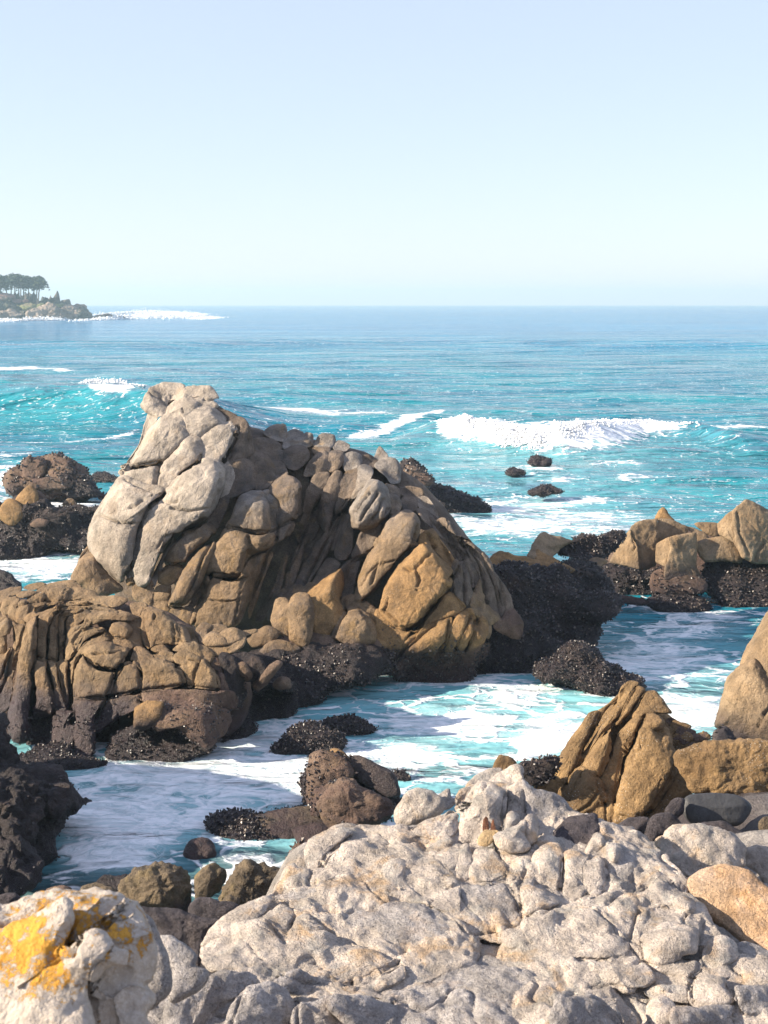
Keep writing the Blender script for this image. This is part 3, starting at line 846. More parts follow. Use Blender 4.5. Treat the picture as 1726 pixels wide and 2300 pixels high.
for s, dy, e, k in (
    ("-60,200 120,110 250,95 230,170 150,205 60,245 0,320 -60,340", -0.2, 60, .7),
    ("18,330 60,240 180,213 205,250 140,300 104,425 22,425", -0.05, 40, .8),
    ("98,475 110,330 170,250 232,240 222,310 208,505", 0.0, 30, .9),
    ("198,330 255,270 330,278 365,330 335,430 302,524 212,514", 0.05, 30, .9),
    ("202,192 270,143 400,138 436,170 340,215 240,224", 0.05, 60, .8),
    ("338,215 520,170 545,262 532,332 440,374 328,440 345,330", -0.02, 45, .6),
    ("495,165 560,108 700,93 835,120 805,182 760,265 560,324 530,252", -0.1, 50, .6),
    ("795,135 900,98 1020,120 1155,180 1100,236 800,256 755,212", -0.2, 55, .6),
    ("415,155 560,70 720,30 852,17 885,40 700,64 560,110 470,166", -0.3, 60, .7),
    ("555,105 720,55 862,43 965,90 860,114 700,94", -0.25, 60, .7),
    ("285,104 360,60 480,48 545,65 480,114 350,134", -0.35, 50, .8),
    ("-60,520 0,430 60,420 110,470 60,490 0,600 -60,640", 0.05, 30, .8),
    ("-60,620 60,480 130,468 164,520 134,640 84,640 78,820 50,905 -60,930", 0.15, 22, .8),
    ("-60,925 70,888 134,800 124,900 74,1052 62,1105 0,1200 -60,1220", 0.1, 22, .8),
    ("158,542 200,508 294,520 292,622 252,780 204,902 172,1102 132,1204 68,1226 58,1102 108,932 150,822", 0.1, 22, 1.0),
    ("-60,1300 60,1178 154,1200 142,1402 90,1544 -60,1620", 0.0, 25, .7),
    ("298,502 318,430 400,383 500,378 682,318 696,330 560,384 450,424 432,502 340,550", 0.3, 45, 1.0),
    ("288,622 330,540 434,500 428,902 384,1102 398,1222 382,1502 300,1624 125,1562 156,1332 186,1152 248,780", 0.3, 24, .9),
    ("105,1624 150,1478 250,1398 332,1552 374,1652 332,1902 150,1902", 0.3, 30, .7),
    ("438,562 468,430 560,388 600,368 694,348 622,432 584,552 574,752 558,954 438,932 418,802 423,650", 0.25, 26, .8),
    ("566,652 588,520 640,418 724,378 704,442 674,542 694,642 694,964 556,968 562,802", 0.2, 26, .9),
    ("396,1122 418,1020 460,956 558,960 564,1062 604,1202 644,1402 644,1604 560,1604 376,1624 396,1402 412,1242", 0.25, 26, .7),
    ("561,985 642,978 684,1040 704,1202 764,1402 804,1554 720,1624 648,1562 628,1342 586,1132", 0.22, 26, .8),
    ("676,985 792,978 804,1062 814,1202 824,1402 804,1544 748,1382 698,1182", 0.2, 26, .9),
    ("666,522 700,438 800,368 940,337 1034,368 962,384 822,444 764,504 774,602 742,684 688,642", 0.15, 40, .8),
    ("786,502 850,428 990,367 1064,398 1004,484 902,574 802,664 778,602", 0.2, 40, .8),
    ("686,652 742,680 774,660 764,742 744,862 754,964 698,964 688,852", 0.1, 26, .9),
    ("795,702 860,598 980,518 1040,428 1150,397 1400,397 1544,438 1534,504 1330,484 1150,534 962,594 894,684 864,852 894,892 822,954 792,902", 0.3, 42, .6),
    ("876,762 930,648 1000,588 1182,567 1234,620 1062,704 982,764 934,844 878,854", 0.38, 42, .7),
    ("936,834 1010,738 1130,678 1234,630 1294,722 1182,764 1042,834 960,906", 0.42, 42, .7),
    ("695,324 830,268 1000,232 1222,202 1454,218 1486,270 1352,334 1150,334 980,304 800,324", -0.1, 62, .6),
    ("695,334 900,318 1100,328 1404,368 1404,394 1150,404 1040,384 940,344 760,384", 0.0, 62, .6),
    ("1296,592 1338,528 1420,517 1502,530 1564,602 1502,704 1380,694 1296,642", 0.35, 40, .8),
    ("1230,620 1300,640 1380,700 1500,710 1560,620 1660,700 1660,820 1500,820 1370,800 1290,730", 0.2, 45, .6),
    ("1330,480 1560,440 1700,480 1700,700 1580,620 1500,520", 0.1, 45, .6),
    ("816,1182 828,1002 870,938 940,848 964,880 904,982 884,1072 862,1226", 0.3, 26, .8),
    ("866,1202 878,1080 930,998 924,1152 914,1384 868,1404", 0.3, 26, .8),
    ("640,1604 800,1558 860,1498 900,1398 924,1502 862,1684 884,1752 884,1992 620,1992", 0.15, 30, .6),
    ("365,1644 620,1598 644,1702 622,1952 350,1984 316,1882", 0.2, 35, .6),
    ("916,1422 1254,1410 1234,1482 1162,1602 1144,1692 1100,2050 900,2090 880,1900 900,1692", 0.35, 28, .5),
    ("1240,1420 1400,1370 1600,1350 1640,1500 1450,1560 1330,1700 1160,1800 1130,1690 1170,1590", 0.3, 28, .5),
):
    RB.lobe(s, dy=dy, elev=e, k=k, T=R1, mus=0.8 if ' 1992' in s or '1984' in s else 0.35, rough=1.2, step=2.6)
RB.lobe("1002,882 1060,808 1190,767 1310,757 1372,798 1504,820 1484,932 1444,1012 1362,1084 1200,1064 1068,1004", T=R1, dy=0.55, elev=35, k=.7, cracks=["1095,882 1200,888 1330,870 1450,830", "1060,960 1100,1000 1200,1030"], cw=3, step=3.2)
RB.lobe("911,1092 938,958 1000,916 1080,1000 1200,1060 1352,1088 1364,1152 1292,1374 1250,1404 960,1414 916,1332 906,1202", T=R1, dy=0.5, elev=26, k=.5, p=3.4, rnd=0.5, step=3.2)
for s, dy, e, k, m, mu in (
    ("-10,850 60,718 130,687 192,698 238,802 238,944 -10,1006", 0.5, 26, .5, 'rib', 0),
    ("202,702 350,662 460,678 560,738 624,800 645,892 550,934 235,964 238,802", 0.5, 26, .5, 'rib', 0),
    ("155,604 200,552 270,568 350,630 334,674 210,690 146,684", 0.45, 40, .8, 'rib', 0),
    ("345,624 470,587 545,620 534,694 360,669", 0.4, 40, .7, 'rib', 0),
    ("541,642 620,597 764,638 786,712 742,764 620,724 556,694", 0.4, 35, .7, 'rib', 0),
    ("556,742 784,728 744,882 724,924 658,924 638,822", 0.42, 30, .6, 'rib', 0),
    ("736,882 790,697 852,688 954,802 974,924 900,954 738,934", 0.42, 26, .6, 'rib', 0),
    ("545,584 620,517 742,508 804,600 794,684 700,624", 0.3, 40, .7, 'rib', 0),
    ("766,542 860,558 924,640 872,704 798,664", 0.25, 40, .7, 'rib', 0),
    ("876,704 940,647 994,740 1004,804 920,774", 0.2, 40, .7, 'mid', 0),
    ("946,804 1000,798 1054,902 1084,984 968,964", 0.3, 35, .7, 'mid', .3),
    ("640,372 720,378 744,442 784,524 688,504", -0.1, 40, .8, 'rib', 0),
    ("335,564 430,528 504,590 358,604", 0.35, 40, .8, 'rib', 0),
    ("-20,470 60,450 150,520 160,560 90,600 -20,560", 0.35, 40, .7, 'rib', 0),
    ("746,412 770,358 830,333 904,355 862,422 842,504 798,514", 0.0, 40, .8, 'tan', 0),
    ("866,364 960,333 1044,370 980,414 878,424", -0.05, 45, .8, 'tan', 0),
    ("826,474 880,418 940,408 1034,490 1034,534 858,544", 0.15, 40, .8, 'tan', 0),
    ("966,424 1060,378 1130,377 1194,420 1184,474 1040,534 1000,474", 0.1, 40, .8, 'tan', 0),
    ("845,554 1040,540 1200,448 1194,532 1100,604 930,634", 0.1, 45, .7, 'tan', 0),
    ("1185,404 1300,388 1314,412 1200,454", -0.1, 45, .8, 'tan', 0),
    ("216,974 550,938 740,928 960,958 1084,980 1114,1084 1052,1134 700,1114 460,1094 228,1054", 0.4, 30, .5, 'mid', .4),
    ("-10,1014 217,988 222,1054 182,1134 -10,1204", 0.35, 30, .5, 'rib', .2),
    ("360,1264 440,1078 500,1083 660,1106 900,1106 1034,1160 1064,1252 960,1384 830,1484 560,1304 400,1334", 0.75, 40, .6, 'mid', .4),
    ("-30,1430 120,1328 300,1308 560,1318 830,1396 904,1472 862,1544 700,1576 560,1606 340,1608 120,1646 30,1640 -30,1600", 1.0, 48, .6, 'dark', .8),
    ("956,1134 1120,1128 1264,1260 1286,1342 1180,1404 1000,1374 936,1304", 0.7, 45, .7, 'dark', 1),
    ("976,654 1060,628 1134,702 1184,862 1194,1004 1120,1114 1056,954", 0.25, 35, .7, 'dark', .6),
    ("1046,644 1200,597 1334,660 1394,762 1330,854 1200,864 1118,704", 0.1, 45, .6, 'dark', .6),
    ("1126,714 1200,697 1274,802 1230,864 1158,804", 0.25, 40, .8, 'mid', .2),
    ("1286,904 1400,758 1500,687 1544,720 1440,864 1338,964", 0.2, 40, .8, 'mid', .2),
    ("1466,894 1540,828 1624,860 1624,934 1500,944", 0.2, 40, .8, 'mid', .2),
    ("1096,1004 1200,858 1400,898 1664,898 1664,1144 1500,1194 1280,1214 1150,1164", 0.0, 48, .6, 'dark', 1),
    ("145,164 294,168 254,262 314,564 280,584 198,564 186,332", 0.0, 40, .6, 'rib', 0),
):
    RB.lobe(s, dy=dy, elev=e, k=k * .8, p=3.3, T=R2, mat=m, mus=mu, low=1.4 if m == 'dark' else 1.0)
RB.lobe("246,264 310,192 430,217 540,317 650,378 686,482 660,514 400,524 300,564 246,402", T=R2, dy=0.15, elev=38, k=.7, cracks=["540,330 548,420 545,510", "600,370 615,440 615,500", "570,350 590,430 585,505", "365,255 335,350"], cw=3)
RB.lobe("183,1114 300,1057 442,1073 424,1184 364,1264 300,1314 166,1314 178,1204", T=R2, dy=0.85, elev=15, yaw=-20, k=.5, p=4, rnd=0.3, mat='ochre')
RB.lobe("116,1174 200,1128 320,1087 420,1098 474,1160 640,1188 612,1224 520,1246 280,1256 170,1246", T=TE, dy=0.4, elev=50, k=.8, mat='dark', mus=1)
RB.mussels(0.75, 520, 0.032)

# ------------------------------------------------------------------ rocks off the left of the big rock
LA = Rock("surf_rock", "broad dark mussel-covered rock standing alone in open water beyond the tan-topped rock", "rock", 130, 1070, 50.5, elev=35, mat='mid', base_z=0)
LA.lobe("95,560 110,440 140,400 215,380 232,290 310,255 440,243 532,255 642,310 722,380 792,440 862,520 935,605 930,640 700,650 480,660 250,640", T=TD, k=.6, mat='mid', mus=.7, low=1.8, rough=2)
LA.lobe("210,440 240,300 330,262 420,300 400,420 320,470", T=TD, dy=.5, mat='mid', mus=.2, rough=2)
LA.lobe("240,480 400,450 560,460 640,480 600,540 300,550 220,530", T=TD, dy=.9, mat='mid', mus=.5, rough=2)
LA.lobe("520,420 640,380 760,440 880,560 820,610 600,600 540,520", T=TD, dy=.6, mat='dark', mus=.7, rough=2)
LA.mussels(3.0, 60, 0.09)
LB = Rock("tan_topped_rock", "dark mussel rock with a smooth tan boulder shape on top beside the big rock", "rock", 110, 1190, 39.5, elev=32, mat='mid', base_z=0)
LB.lobe("-80,740 60,700 200,620 400,640 540,720 700,700 890,735 865,800 825,935 812,1045 700,1075 600,1055 500,1045 400,1095 250,1145 -80,1170", T=TD, k=.5, mat='dark', mus=1, low=1.6, rough=1.6)
LB.lobe("-20,760 60,648 130,643 195,702 225,762 182,834 100,874 10,822", T=TD, dy=.9, mat='ochre', p=2.8)
LB.lobe("136,644 200,568 270,517 334,580 336,684 250,744 188,702", T=TD, dy=.8, mat='ochre', p=2.8)
LB.lobe("320,560 400,610 450,730 360,780 320,700", T=TD, dy=.5, mat='mid')
LB.lobe("552,690 600,632 652,638 688,694 620,710", T=TD, dy=.4, mat='tan')
LB.lobe("440,740 560,700 720,690 890,735 850,850 700,880 520,850", T=TD, dy=.6, mat='dark', mus=1, low=1.6)
LB.lobe("480,910 540,838 604,870 614,962 520,994", T=TD, dy=1.1, mat='dark', mus=1)
LB.lobe("270,860 340,810 440,830 400,880 320,890", T=TD, dy=1.2, mat='mid')
LB.lobe("-60,900 60,860 220,900 400,980 460,1040 300,1130 -60,1170", T=TD, dy=1.2, mat='dark', mus=1, low=1.5)
LB.mussels(1.5, 200, 0.05)
boulder("surf_rock", "small dark jagged rock awash between the broad dark rock and the big pale rock", "795,445 870,388 960,398 990,418 1105,452 1060,492 880,500", 55, 'dark', T=TD, elev=40, group="small rocks awash", cat="rock", mus=.6, mz=3)
boulder("surf_rock", "low flat dark rock barely above water beside the big pale rock's head", "880,350 930,318 1010,314 1115,342 1000,356", 68, 'dark', T=TD, elev=40, cat="rock", group="small rocks awash")
boulder("surf_rock", "rounded dark rock by the white surf behind the ribbed outcrop", "-120,1300 0,1282 60,1298 130,1348 190,1412 150,1480 -120,1500", 33.5, 'dark', T=TD, elev=30, cat="rock")

# ------------------------------------------------------------------ behind and right of the big rock
SL = Rock("mussel_slope", "black mussel-crusted reef running down into the sea behind the big rock's shoulder", "rock", 990, 1110, 46.5, elev=40, mat='dark', base_z=0)
SL.lobe("900,460 945,350 990,327 1062,368 1144,410 1154,462 1252,488 1334,530 1434,560 1490,604 1430,640 1300,650 1100,650 950,600", T=TC, k=.6, mus=1, low=2, rough=1.8)
SL.lobe("1040,500 1160,470 1280,510 1350,560 1330,640 1170,640 1090,560", T=TC, dy=1.0, mus=.8, low=2, rough=1.8)
SL.lobe("940,440 980,340 1060,372 1140,420 1120,470 1000,480", T=TC, dy=.4, mus=.5, mat='mid', rough=2)
SL.mussels(3.0, 110, 0.07)
for lab, px, Y in (("small dark rock with a splash just below the white breaker", "1183,1040 1195,1028 1222,1022 1240,1030 1232,1046 1205,1050", 59.5),
                   ("low dark pointed rock awash nearest the mussel reef's seaward side", "1135,1060 1150,1050 1168,1054 1185,1062 1170,1068 1142,1069", 56),
                   ("wide low dark rock ringed by foam off the mussel reef", "1185,1104 1210,1092 1232,1087 1256,1096 1268,1106 1230,1114 1195,1112", 50.5)):
    boulder("surf_rock", lab, px, Y, 'dark', elev=40, group="small rocks awash", cat="rock", mus=.6, mz=3, low=2)

TG = (1060, 1100, 666 / 1660)
RG = Rock("mussel_ridge", "long ridge blanketed in black mussels with a bare tan crest joining the big rock", "rock", 1230, 1400, 28.6, elev=45, yaw=10, mat='dark', base_z=0, macro=0.5, fillet=.06)
RG.lobe("60,470 130,425 250,435 480,445 570,520 650,590 765,590 795,695 705,735 695,815 620,865 500,905 400,965 330,1025 220,1000 40,1000 60,880 150,700", T=TG, dy=-.3, k=.28, mus=1, low=1.5, rough=1.4)
for s, dy, m, mu in (("105,395 150,343 250,368 390,398 485,440 430,464 250,434 125,434", .9, 'ochre', 0), ("315,375 388,248 452,258 564,290 490,334 432,404 380,404", .5, 'block', 0),
                     ("370,330 430,370 500,405 575,445 520,470 430,430 360,390", .8, 'ochre', 0), ("486,334 600,262 700,268 740,248 832,228 862,260 800,324 740,384 640,404 556,374", -.5, 'dark', 1),
                     ("480,440 560,400 690,420 780,520 775,605 640,605 556,524", .1, 'dark', .8), ("200,560 330,460 480,470 560,560 520,680 380,700 250,690", .5, 'dark', 1),
                     ("380,760 480,690 600,680 700,740 690,815 600,860 460,850", .8, 'dark', 1), ("140,860 260,760 400,760 440,880 380,960 300,1010 120,990", .9, 'dark', 1),
                     ("430,780 480,735 525,760 510,810 450,815", 1.15, 'mid', .2), ("440,600 540,590 600,640 540,680 450,660", .75, 'mid', .2),
                     ("640,400 700,380 760,400 700,440 650,430", -.1, 'tan', 0)):
    RG.lobe(s, T=TG, dy=dy, mat=m, mus=mu, k=.7, low=1.4)
RG.mussels(3.0, 300, 0.045)
MM = Rock("mussel_mound", "rounded mound wholly covered in brown-black mussels at the ridge's seaward foot", "rock", 1320, 1510, 25.8, elev=40, mat='dark', base_z=0)
MM.lobe("365,1005 430,938 500,918 560,876 622,866 702,898 742,950 822,988 892,1030 945,1085 900,1130 790,1150 680,1120 540,1090 420,1070", T=TG, k=.7, mus=1, low=1.5)
MM.lobe("440,1000 520,930 600,890 680,930 700,1030 640,1090 520,1080", T=TG, dy=.4, k=.8, mus=1, low=1.4)
MM.lobe("700,980 780,985 870,1040 900,1090 800,1130 700,1090", T=TG, dy=.3, k=.8, mus=1, low=1.4)
MM.mussels(3.0, 700, 0.036)

RK = Rock("block_outcrop", "angular sunlit tan rock blocks with a pointed tip standing on a mussel-covered base", "rock", 1500, 1270, 32.8, elev=24, yaw=-8, mat='block', base_z=0, macro=0.0, fillet=.02, grow=1.03)
RK.lobe("700,440 800,330 900,240 1050,190 1250,230 1400,230 1540,110 1760,120 1900,260 1900,640 1700,670 1450,660 1150,680 900,620 700,600", T=TG, dy=-2.2, k=.3, p=3, mat='mid', name="core", step=8, crk=0)
for s, dy, y, k, p, m, mu, e in (
    ("886,218 920,187 1042,163 1049,300 1034,424 940,454 921,330", .1, 8, .45, 4, 'block', 0, 14), ("770,408 823,306 887,222 929,330 939,444 868,428", .15, -38, .5, 4, 'block', 0, 14),
    ("1043,164 1120,167 1209,210 1204,254 1110,268 1042,294", -.1, 10, .5, 3.5, 'block', 0, 25), ("1026,164 1050,113 1075,99 1104,140 1136,174 1080,180", -.4, -10, .6, 2.4, 'ochre', 0, 20),
    ("1036,304 1100,267 1125,300 1085,430 1028,404", .45, -40, .5, 4, 'block', 0, 12), ("1100,268 1248,245 1264,302 1258,424 1294,504 1200,545 1080,504 1082,430 1115,330", .4, 12, .5, 4, 'block', 0, 12),
    ("1206,207 1300,237 1336,292 1262,294 1238,247", -.3, 10, .6, 3, 'block', 0, 35), ("1246,192 1310,181 1384,193 1386,264 1330,254", -.6, 0, .7, 3, 'block', 0, 35),
    ("1256,304 1350,268 1452,266 1514,340 1504,404 1400,396 1300,396", .1, 0, .6, 2.6, 'block', 0, 25),
    ("1456,122 1536,58 1602,88 1690,135 1800,240 1800,420 1590,408 1516,372 1478,280", .3, 14, .45, 3.4, 'block', 0, 22), ("1376,192 1462,118 1482,250 1540,376 1510,372 1466,294 1386,254", .25, -35, .6, 3.2, 'block', 0, 22),
    ("686,474 780,408 870,428 1002,470 1052,430 1084,502 1064,564 1002,594 880,594 756,574", .5, 0, .7, 2.4, 'dark', 1, 35), ("976,624 1060,566 1200,571 1294,610 1336,652 1290,690 1140,685 1020,665", .9, 0, .8, 2.4, 'dark', 1, 40),
    ("1286,484 1330,398 1420,382 1520,398 1590,408 1690,398 1800,420 1800,640 1580,668 1450,650 1326,584", .6, 0, .6, 2.4, 'dark', 1, 35), ("1006,474 1082,438 1292,500 1306,574 1160,584 1016,574", .4, 0, .5, 2.6, 'mid', .3, 28),
    ("776,590 900,596 1004,622 960,645 790,628", .8, 0, .7, 2.4, 'mid', .3, 40), ("1420,410 1500,400 1580,450 1580,560 1500,600 1400,560 1370,470", .9, 0, .8, 2.4, 'dark', 1, 35)):
    RK.lobe(s, T=TG, dy=dy, yaw=y, k=k * .75, p=p * (1.3 if p >= 3.2 else 1), mat=m, mus=mu, elev=e, rnd=0.2 if p >= 3.2 else 0.8,
            cracks=["1490,130 1500,240 1550,360", "1680,250 1600,350 1590,400"] if s.startswith("1456") else ["895,240 915,320 880,380"] if s.startswith("770") else (), cw=2.5)
RK.mussels(2.2, 240, 0.05)

TH = (1100, 1480, 626 / 1660)
RT = Rock("smooth_boulder", "tall smooth tan boulder with an orange streak behind the squared brown boulder", "boulder", 1720, 1560, 21.0, elev=15, yaw=-25, mat='block', base_z=0)
RT.lobe("1500,30 1560,-100 1650,-250 1730,-330 1900,-400 2100,-300 2100,450 1600,470 1500,300", T=TH, k=.6, p=2.8, mat='block', crk=.4)
RT.lobe("1352,385 1385,250 1416,120 1500,38 1580,10 1660,120 1720,300 1740,510 1480,505 1445,455 1396,415", T=TH, dy=.35, k=.7, p=2.8, mat='block', cracks=["1700,250 1640,330 1600,400"], cw=3, crk=.4)
RT.build()
boulder("mussel_lump", "small wet lump of mussels wedged under the tall smooth boulder", "1335,430 1400,398 1480,480 1470,510 1340,500", 19.5, 'plum', T=TH, cat="rock", mus=.5, mz=3)

# ------------------------------------------------------------------ the amber outcrop right of the channel
AM = Rock("amber_outcrop", "golden brown rock outcrop with deep diagonal clefts rising behind the white ledge", "rock", 1400, 1700, 17.0, elev=34, yaw=-12, mat='amber', base_z=0.4, step=3.4, fillet=0.015, grow=1.08, macro=0.6)
AM.lobe("330,800 420,640 580,400 820,190 900,180 1060,330 1250,460 1300,560 1200,800 1100,900 980,1000 720,1080 480,1000", T=TH, dy=-.4, k=.35, mat='amber', name="core", step=8, crk=0)
for s, dy, k, p in (
    ("330,800 398,640 468,498 558,378 600,328 654,328 624,424 574,524 524,624 462,724 440,836", .15, .7, 2.5), ("596,334 640,306 700,266 804,176 804,204 704,304 642,404 618,424", .0, .8, 2.4),
    ("776,184 830,146 874,160 834,234 764,354 662,454 602,534 538,628 556,560 638,440 718,310", .1, .8, 2.4), ("816,224 870,167 924,190 864,294 802,364 756,374", .15, .8, 2.4),
    ("856,334 920,207 992,196 1066,290 1076,324 1000,324 928,364", .1, .7, 2.4), ("555,664 618,528 698,438 724,428 724,562 674,684 620,704", .3, .7, 2.4),
    ("655,704 728,558 778,438 860,367 924,338 884,424 804,564 774,704 744,854 700,884 666,804", .15, .7, 2.4),
    ("766,804 798,598 858,478 928,356 1002,367 1064,438 1084,520 1114,622 1082,724 1002,854 920,924 830,964 766,904", .4, .5, 3.0),
    ("1006,854 1088,698 1120,617 1154,680 1206,772 1120,834 1050,884 926,936", .25, .6, 2.6), ("436,836 468,738 540,657 602,678 664,740 684,852 602,904 496,946", .35, .6, 2.8),
    ("496,936 620,878 692,878 714,1004 620,964", .35, .6, 2.8), ("696,904 740,857 822,950 836,1004 716,1010", .35, .6, 2.6),
    ("262,774 328,638 380,582 404,600 384,664 322,776", .2, .8, 2.4), ("306,784 388,638 414,640 354,796", .15, .8, 2.4), ("930,930 1060,880 1140,840 1120,900 1000,990 860,1020", .3, .6, 2.5)):
    AM.lobe(s, T=TH, dy=dy, k=k, p=p, crk=.8)
rg = np.random.default_rng(5)
for i in range(26):
    cx = rg.uniform(1000, 1310); cy = 330 + (cx - 1000) * 0.42 + rg.uniform(0, 110); r = rg.uniform(20, 42)
    a = np.sort(rg.uniform(0, 6.283, 7))
    AM.lobe(" ".join(f"{cx + r * 1.15 * math.cos(q) * rg.uniform(.8, 1.1):.0f},{cy + r * .8 * math.sin(q) * rg.uniform(.8, 1.1):.0f}" for q in a), T=TH, dy=.05 + (cy - 400) * .0008, k=.9, mat='mid' if i % 2 else 'amber', crk=0)
for q, w in (("650,330 560,530 520,620 460,740 440,830", 3.5), ("800,190 700,310 620,430 540,640", 4), ("870,170 770,350 660,460", 4), ("920,340 800,560 760,720 720,1000", 6), ("730,430 720,560 660,700", 4), ("540,660 640,700 690,880 700,1000", 3.5),
             ("1110,620 1080,720 1000,850 930,930", 3.5), ("500,930 600,870 660,780", 3), ("560,660 500,760 470,840", 3), ("920,200 860,300 800,370", 4), ("780,930 830,960 840,1000", 3), ("620,420 560,560 540,640", 3)):
    AM.joints.append((parse(q, TH), w, 1.0))
AM.build()
boulder("squared_boulder", "big squared brown boulder with a shadowed underside leaning on the golden outcrop", "1102,582 1128,538 1300,497 1660,487 1760,500 1780,760 1720,815 1600,838 1350,805 1206,794 1146,684", 15.6, 'amber', T=TH, elev=18, yaw=-6, k=.55, p=3.6, crk=.3, rnd=.6)
boulder("black_stone", "smooth wet black stone with a chipped flat face below the squared boulder", "1150,852 1196,808 1350,798 1480,813 1556,870 1545,962 1500,996 1228,990 1155,934", 13.6, 'wetblack', T=TH, elev=20, k=.6, p=3.2, crk=0, facet=2, rough=.4)
boulder("rough_stone", "dark rough stone squeezed between the black stone and the golden outcrop", "1040,905 1098,832 1164,838 1154,924 1080,968", 13.4, 'plum', T=TH, cat="stone")
boulder("pebble", "small olive stone in the dark gap beside the black stone", "1596,965 1650,928 1694,958 1694,1085 1616,1065", 12.2, 'olive', T=TH, cat="stone")
boulder("brown_chip", "squared ochre rock tip poking up behind the white knob", "1506,480 1550,372 1642,393 1666,432 1640,520 1520,520", 16.6, 'amber', T=(560, 1560, 600 / 1660), cat="rock", p=3.2, rnd=.3, k=.6)
boulder("mussel_lump", "dark mussel clump between the white knob and the golden outcrop", "165,640 210,600 300,585 352,575 412,592 412,640 340,740 250,760 200,710", 16.4, 'dark', T=TH, cat="rock", mus=1, mz=3)

# ------------------------------------------------------------------ rocks in the channel
TB = (560, 1560, 600 / 1660)
IS = Rock("mussel_islet", "low double-humped islet of black mussels in the middle of the foam channel", "rock", 730, 1655, 22.0, elev=45, mat='dark', base_z=0)
IS.lobe("155,330 240,248 300,192 400,187 470,200 560,240 590,300 520,345 440,360 290,400 210,380", T=TB, k=.7, mus=1, low=1.3)
IS.lobe("420,195 500,147 580,137 682,147 744,188 772,222 700,262 600,262 500,240", T=TB, dy=-.5, k=.7, mus=1, low=1.3)
IS.mussels(3.0, 900, 0.035)
PL = Rock("split_rock", "brown rock split into slabs and fringed with mussels behind the rounded brown boulder", "rock", 800, 1760, 18.6, elev=28, yaw=-10, mat='mid', base_z=0)
for s, dy, m, mu, p in (("380,384 500,357 604,410 644,502 560,560 470,640 390,720 360,640", 0, 'mid', .3, 2.8), ("496,353 560,337 644,420 622,504 560,434", -.1, 'ochre', .1, 2.8),
                        ("616,404 700,386 822,447 904,500 934,614 860,640 760,580 650,504", -.15, 'grey', 0, 3), ("886,494 960,472 1004,530 990,590 900,570", -.2, 'dark', .8, 2.4),
                        ("335,520 385,437 420,560 470,520 560,500 640,500 780,570 935,640 900,690 700,680 480,680 430,730 365,730 345,620", .3, 'dark', 1, 2.4), ("400,600 480,560 560,560 520,720 440,760 380,740", .4, 'mid', .5, 2.4)):
    PL.lobe(s, T=TB, dy=dy, mat=m, mus=mu, p=p, k=.7)
PL.mussels(2.2, 700, 0.035)
boulder("brown_boulder", "rounded brown boulder with a dark pitted lower half in front of the split rock", "436,690 468,608 540,541 620,516 682,548 784,608 884,658 910,722 884,800 760,850 560,870 484,810", 17.3, 'mid', T=TB, elev=25, k=.8, mus=.35, mz=.75, rough=2.0, facet=2)
FR = Rock("flat_rock", "flat wet ochre rock with clumps of mussels at the channel's near edge", "rock", 610, 1855, 18.0, elev=62, mat='olive', base_z=0)
FR.lobe("555,1842 620,1822 700,1812 738,1846 750,1878 690,1892 640,1890 585,1890", k=.5, p=3)
FR.lobe("466,1846 498,1826 560,1822 600,1836 622,1860 612,1892 556,1900 496,1884", dy=.15, mat='dark', mus=1, k=.8)
FR.lobe("578,1830 640,1817 700,1813 694,1832 600,1838", dy=.05, mat='dark', mus=1, k=1)
FR.lobe("660,1865 710,1850 745,1865 740,1895 680,1900", dy=.2, mat='mid', k=.7)
FR.mussels(3, 800, 0.036)
boulder("drowned_boulder", "round maroon boulder half drowned at the channel's near edge", "414,1918 432,1888 456,1880 480,1896 482,1930 430,1945", 17.2, 'mid', elev=40)
boulder("weedy_rock", "dark weedy rock with orange kelp against the white ledge", "640,1955 652,1915 668,1896 686,1890 700,1935 690,1960", 13.6, 'mid', cat="rock", mus=.5, mz=3)
for px, Y, lab in (("955,1615 978,1600 1012,1597 1050,1611 1030,1626 990,1624", 23.9, "dark rock just breaking the foam in mid channel"), ("1086,1628 1116,1620 1130,1630 1104,1637", 23.4, "tiny dark rock tip in the foam near the golden outcrop"), ):
    boulder("surf_rock", lab, px, Y, 'dark', elev=50, cat="rock", k=.5, p=2.0)

# ------------------------------------------------------------------ dark rocks and boulders at the lower left
TF = (0, 1560, 660 / 1660)
LD = Rock("shadowed_rock", "dark purple algae-covered rock in deep shade at the channel's left end", "rock", 90, 1830, 17.5, elev=54, yaw=20, mat='dark', base_z=0, rough=2.4)
LD.mid = .05
LD.lobe("-500,200 -200,150 0,330 60,385 180,440 300,450 382,510 434,560 506,600 420,645 332,695 294,805 262,905 240,1065 240,1160 -500,1200", T=TF, k=.45, mus=.3, low=1.6, rough=1.5)
LD.lobe("-300,120 0,140 62,230 104,362 60,430 -300,430", T=TF, dy=.2, mat='dark', low=1.5)
LD.lobe("-200,500 0,430 120,470 200,600 180,800 60,900 -200,900", T=TF, dy=.9, mat='dark', mus=.2, low=1.5)
LD.lobe("150,520 300,480 420,560 400,630 300,680 180,660", T=TF, dy=.6, mat='dark', mus=.3, low=1.5)
LD.lobe("-100,900 80,860 200,900 220,1000 160,1120 -100,1150", T=TF, dy=1.0, mat='dark', mus=.2, low=1.5)
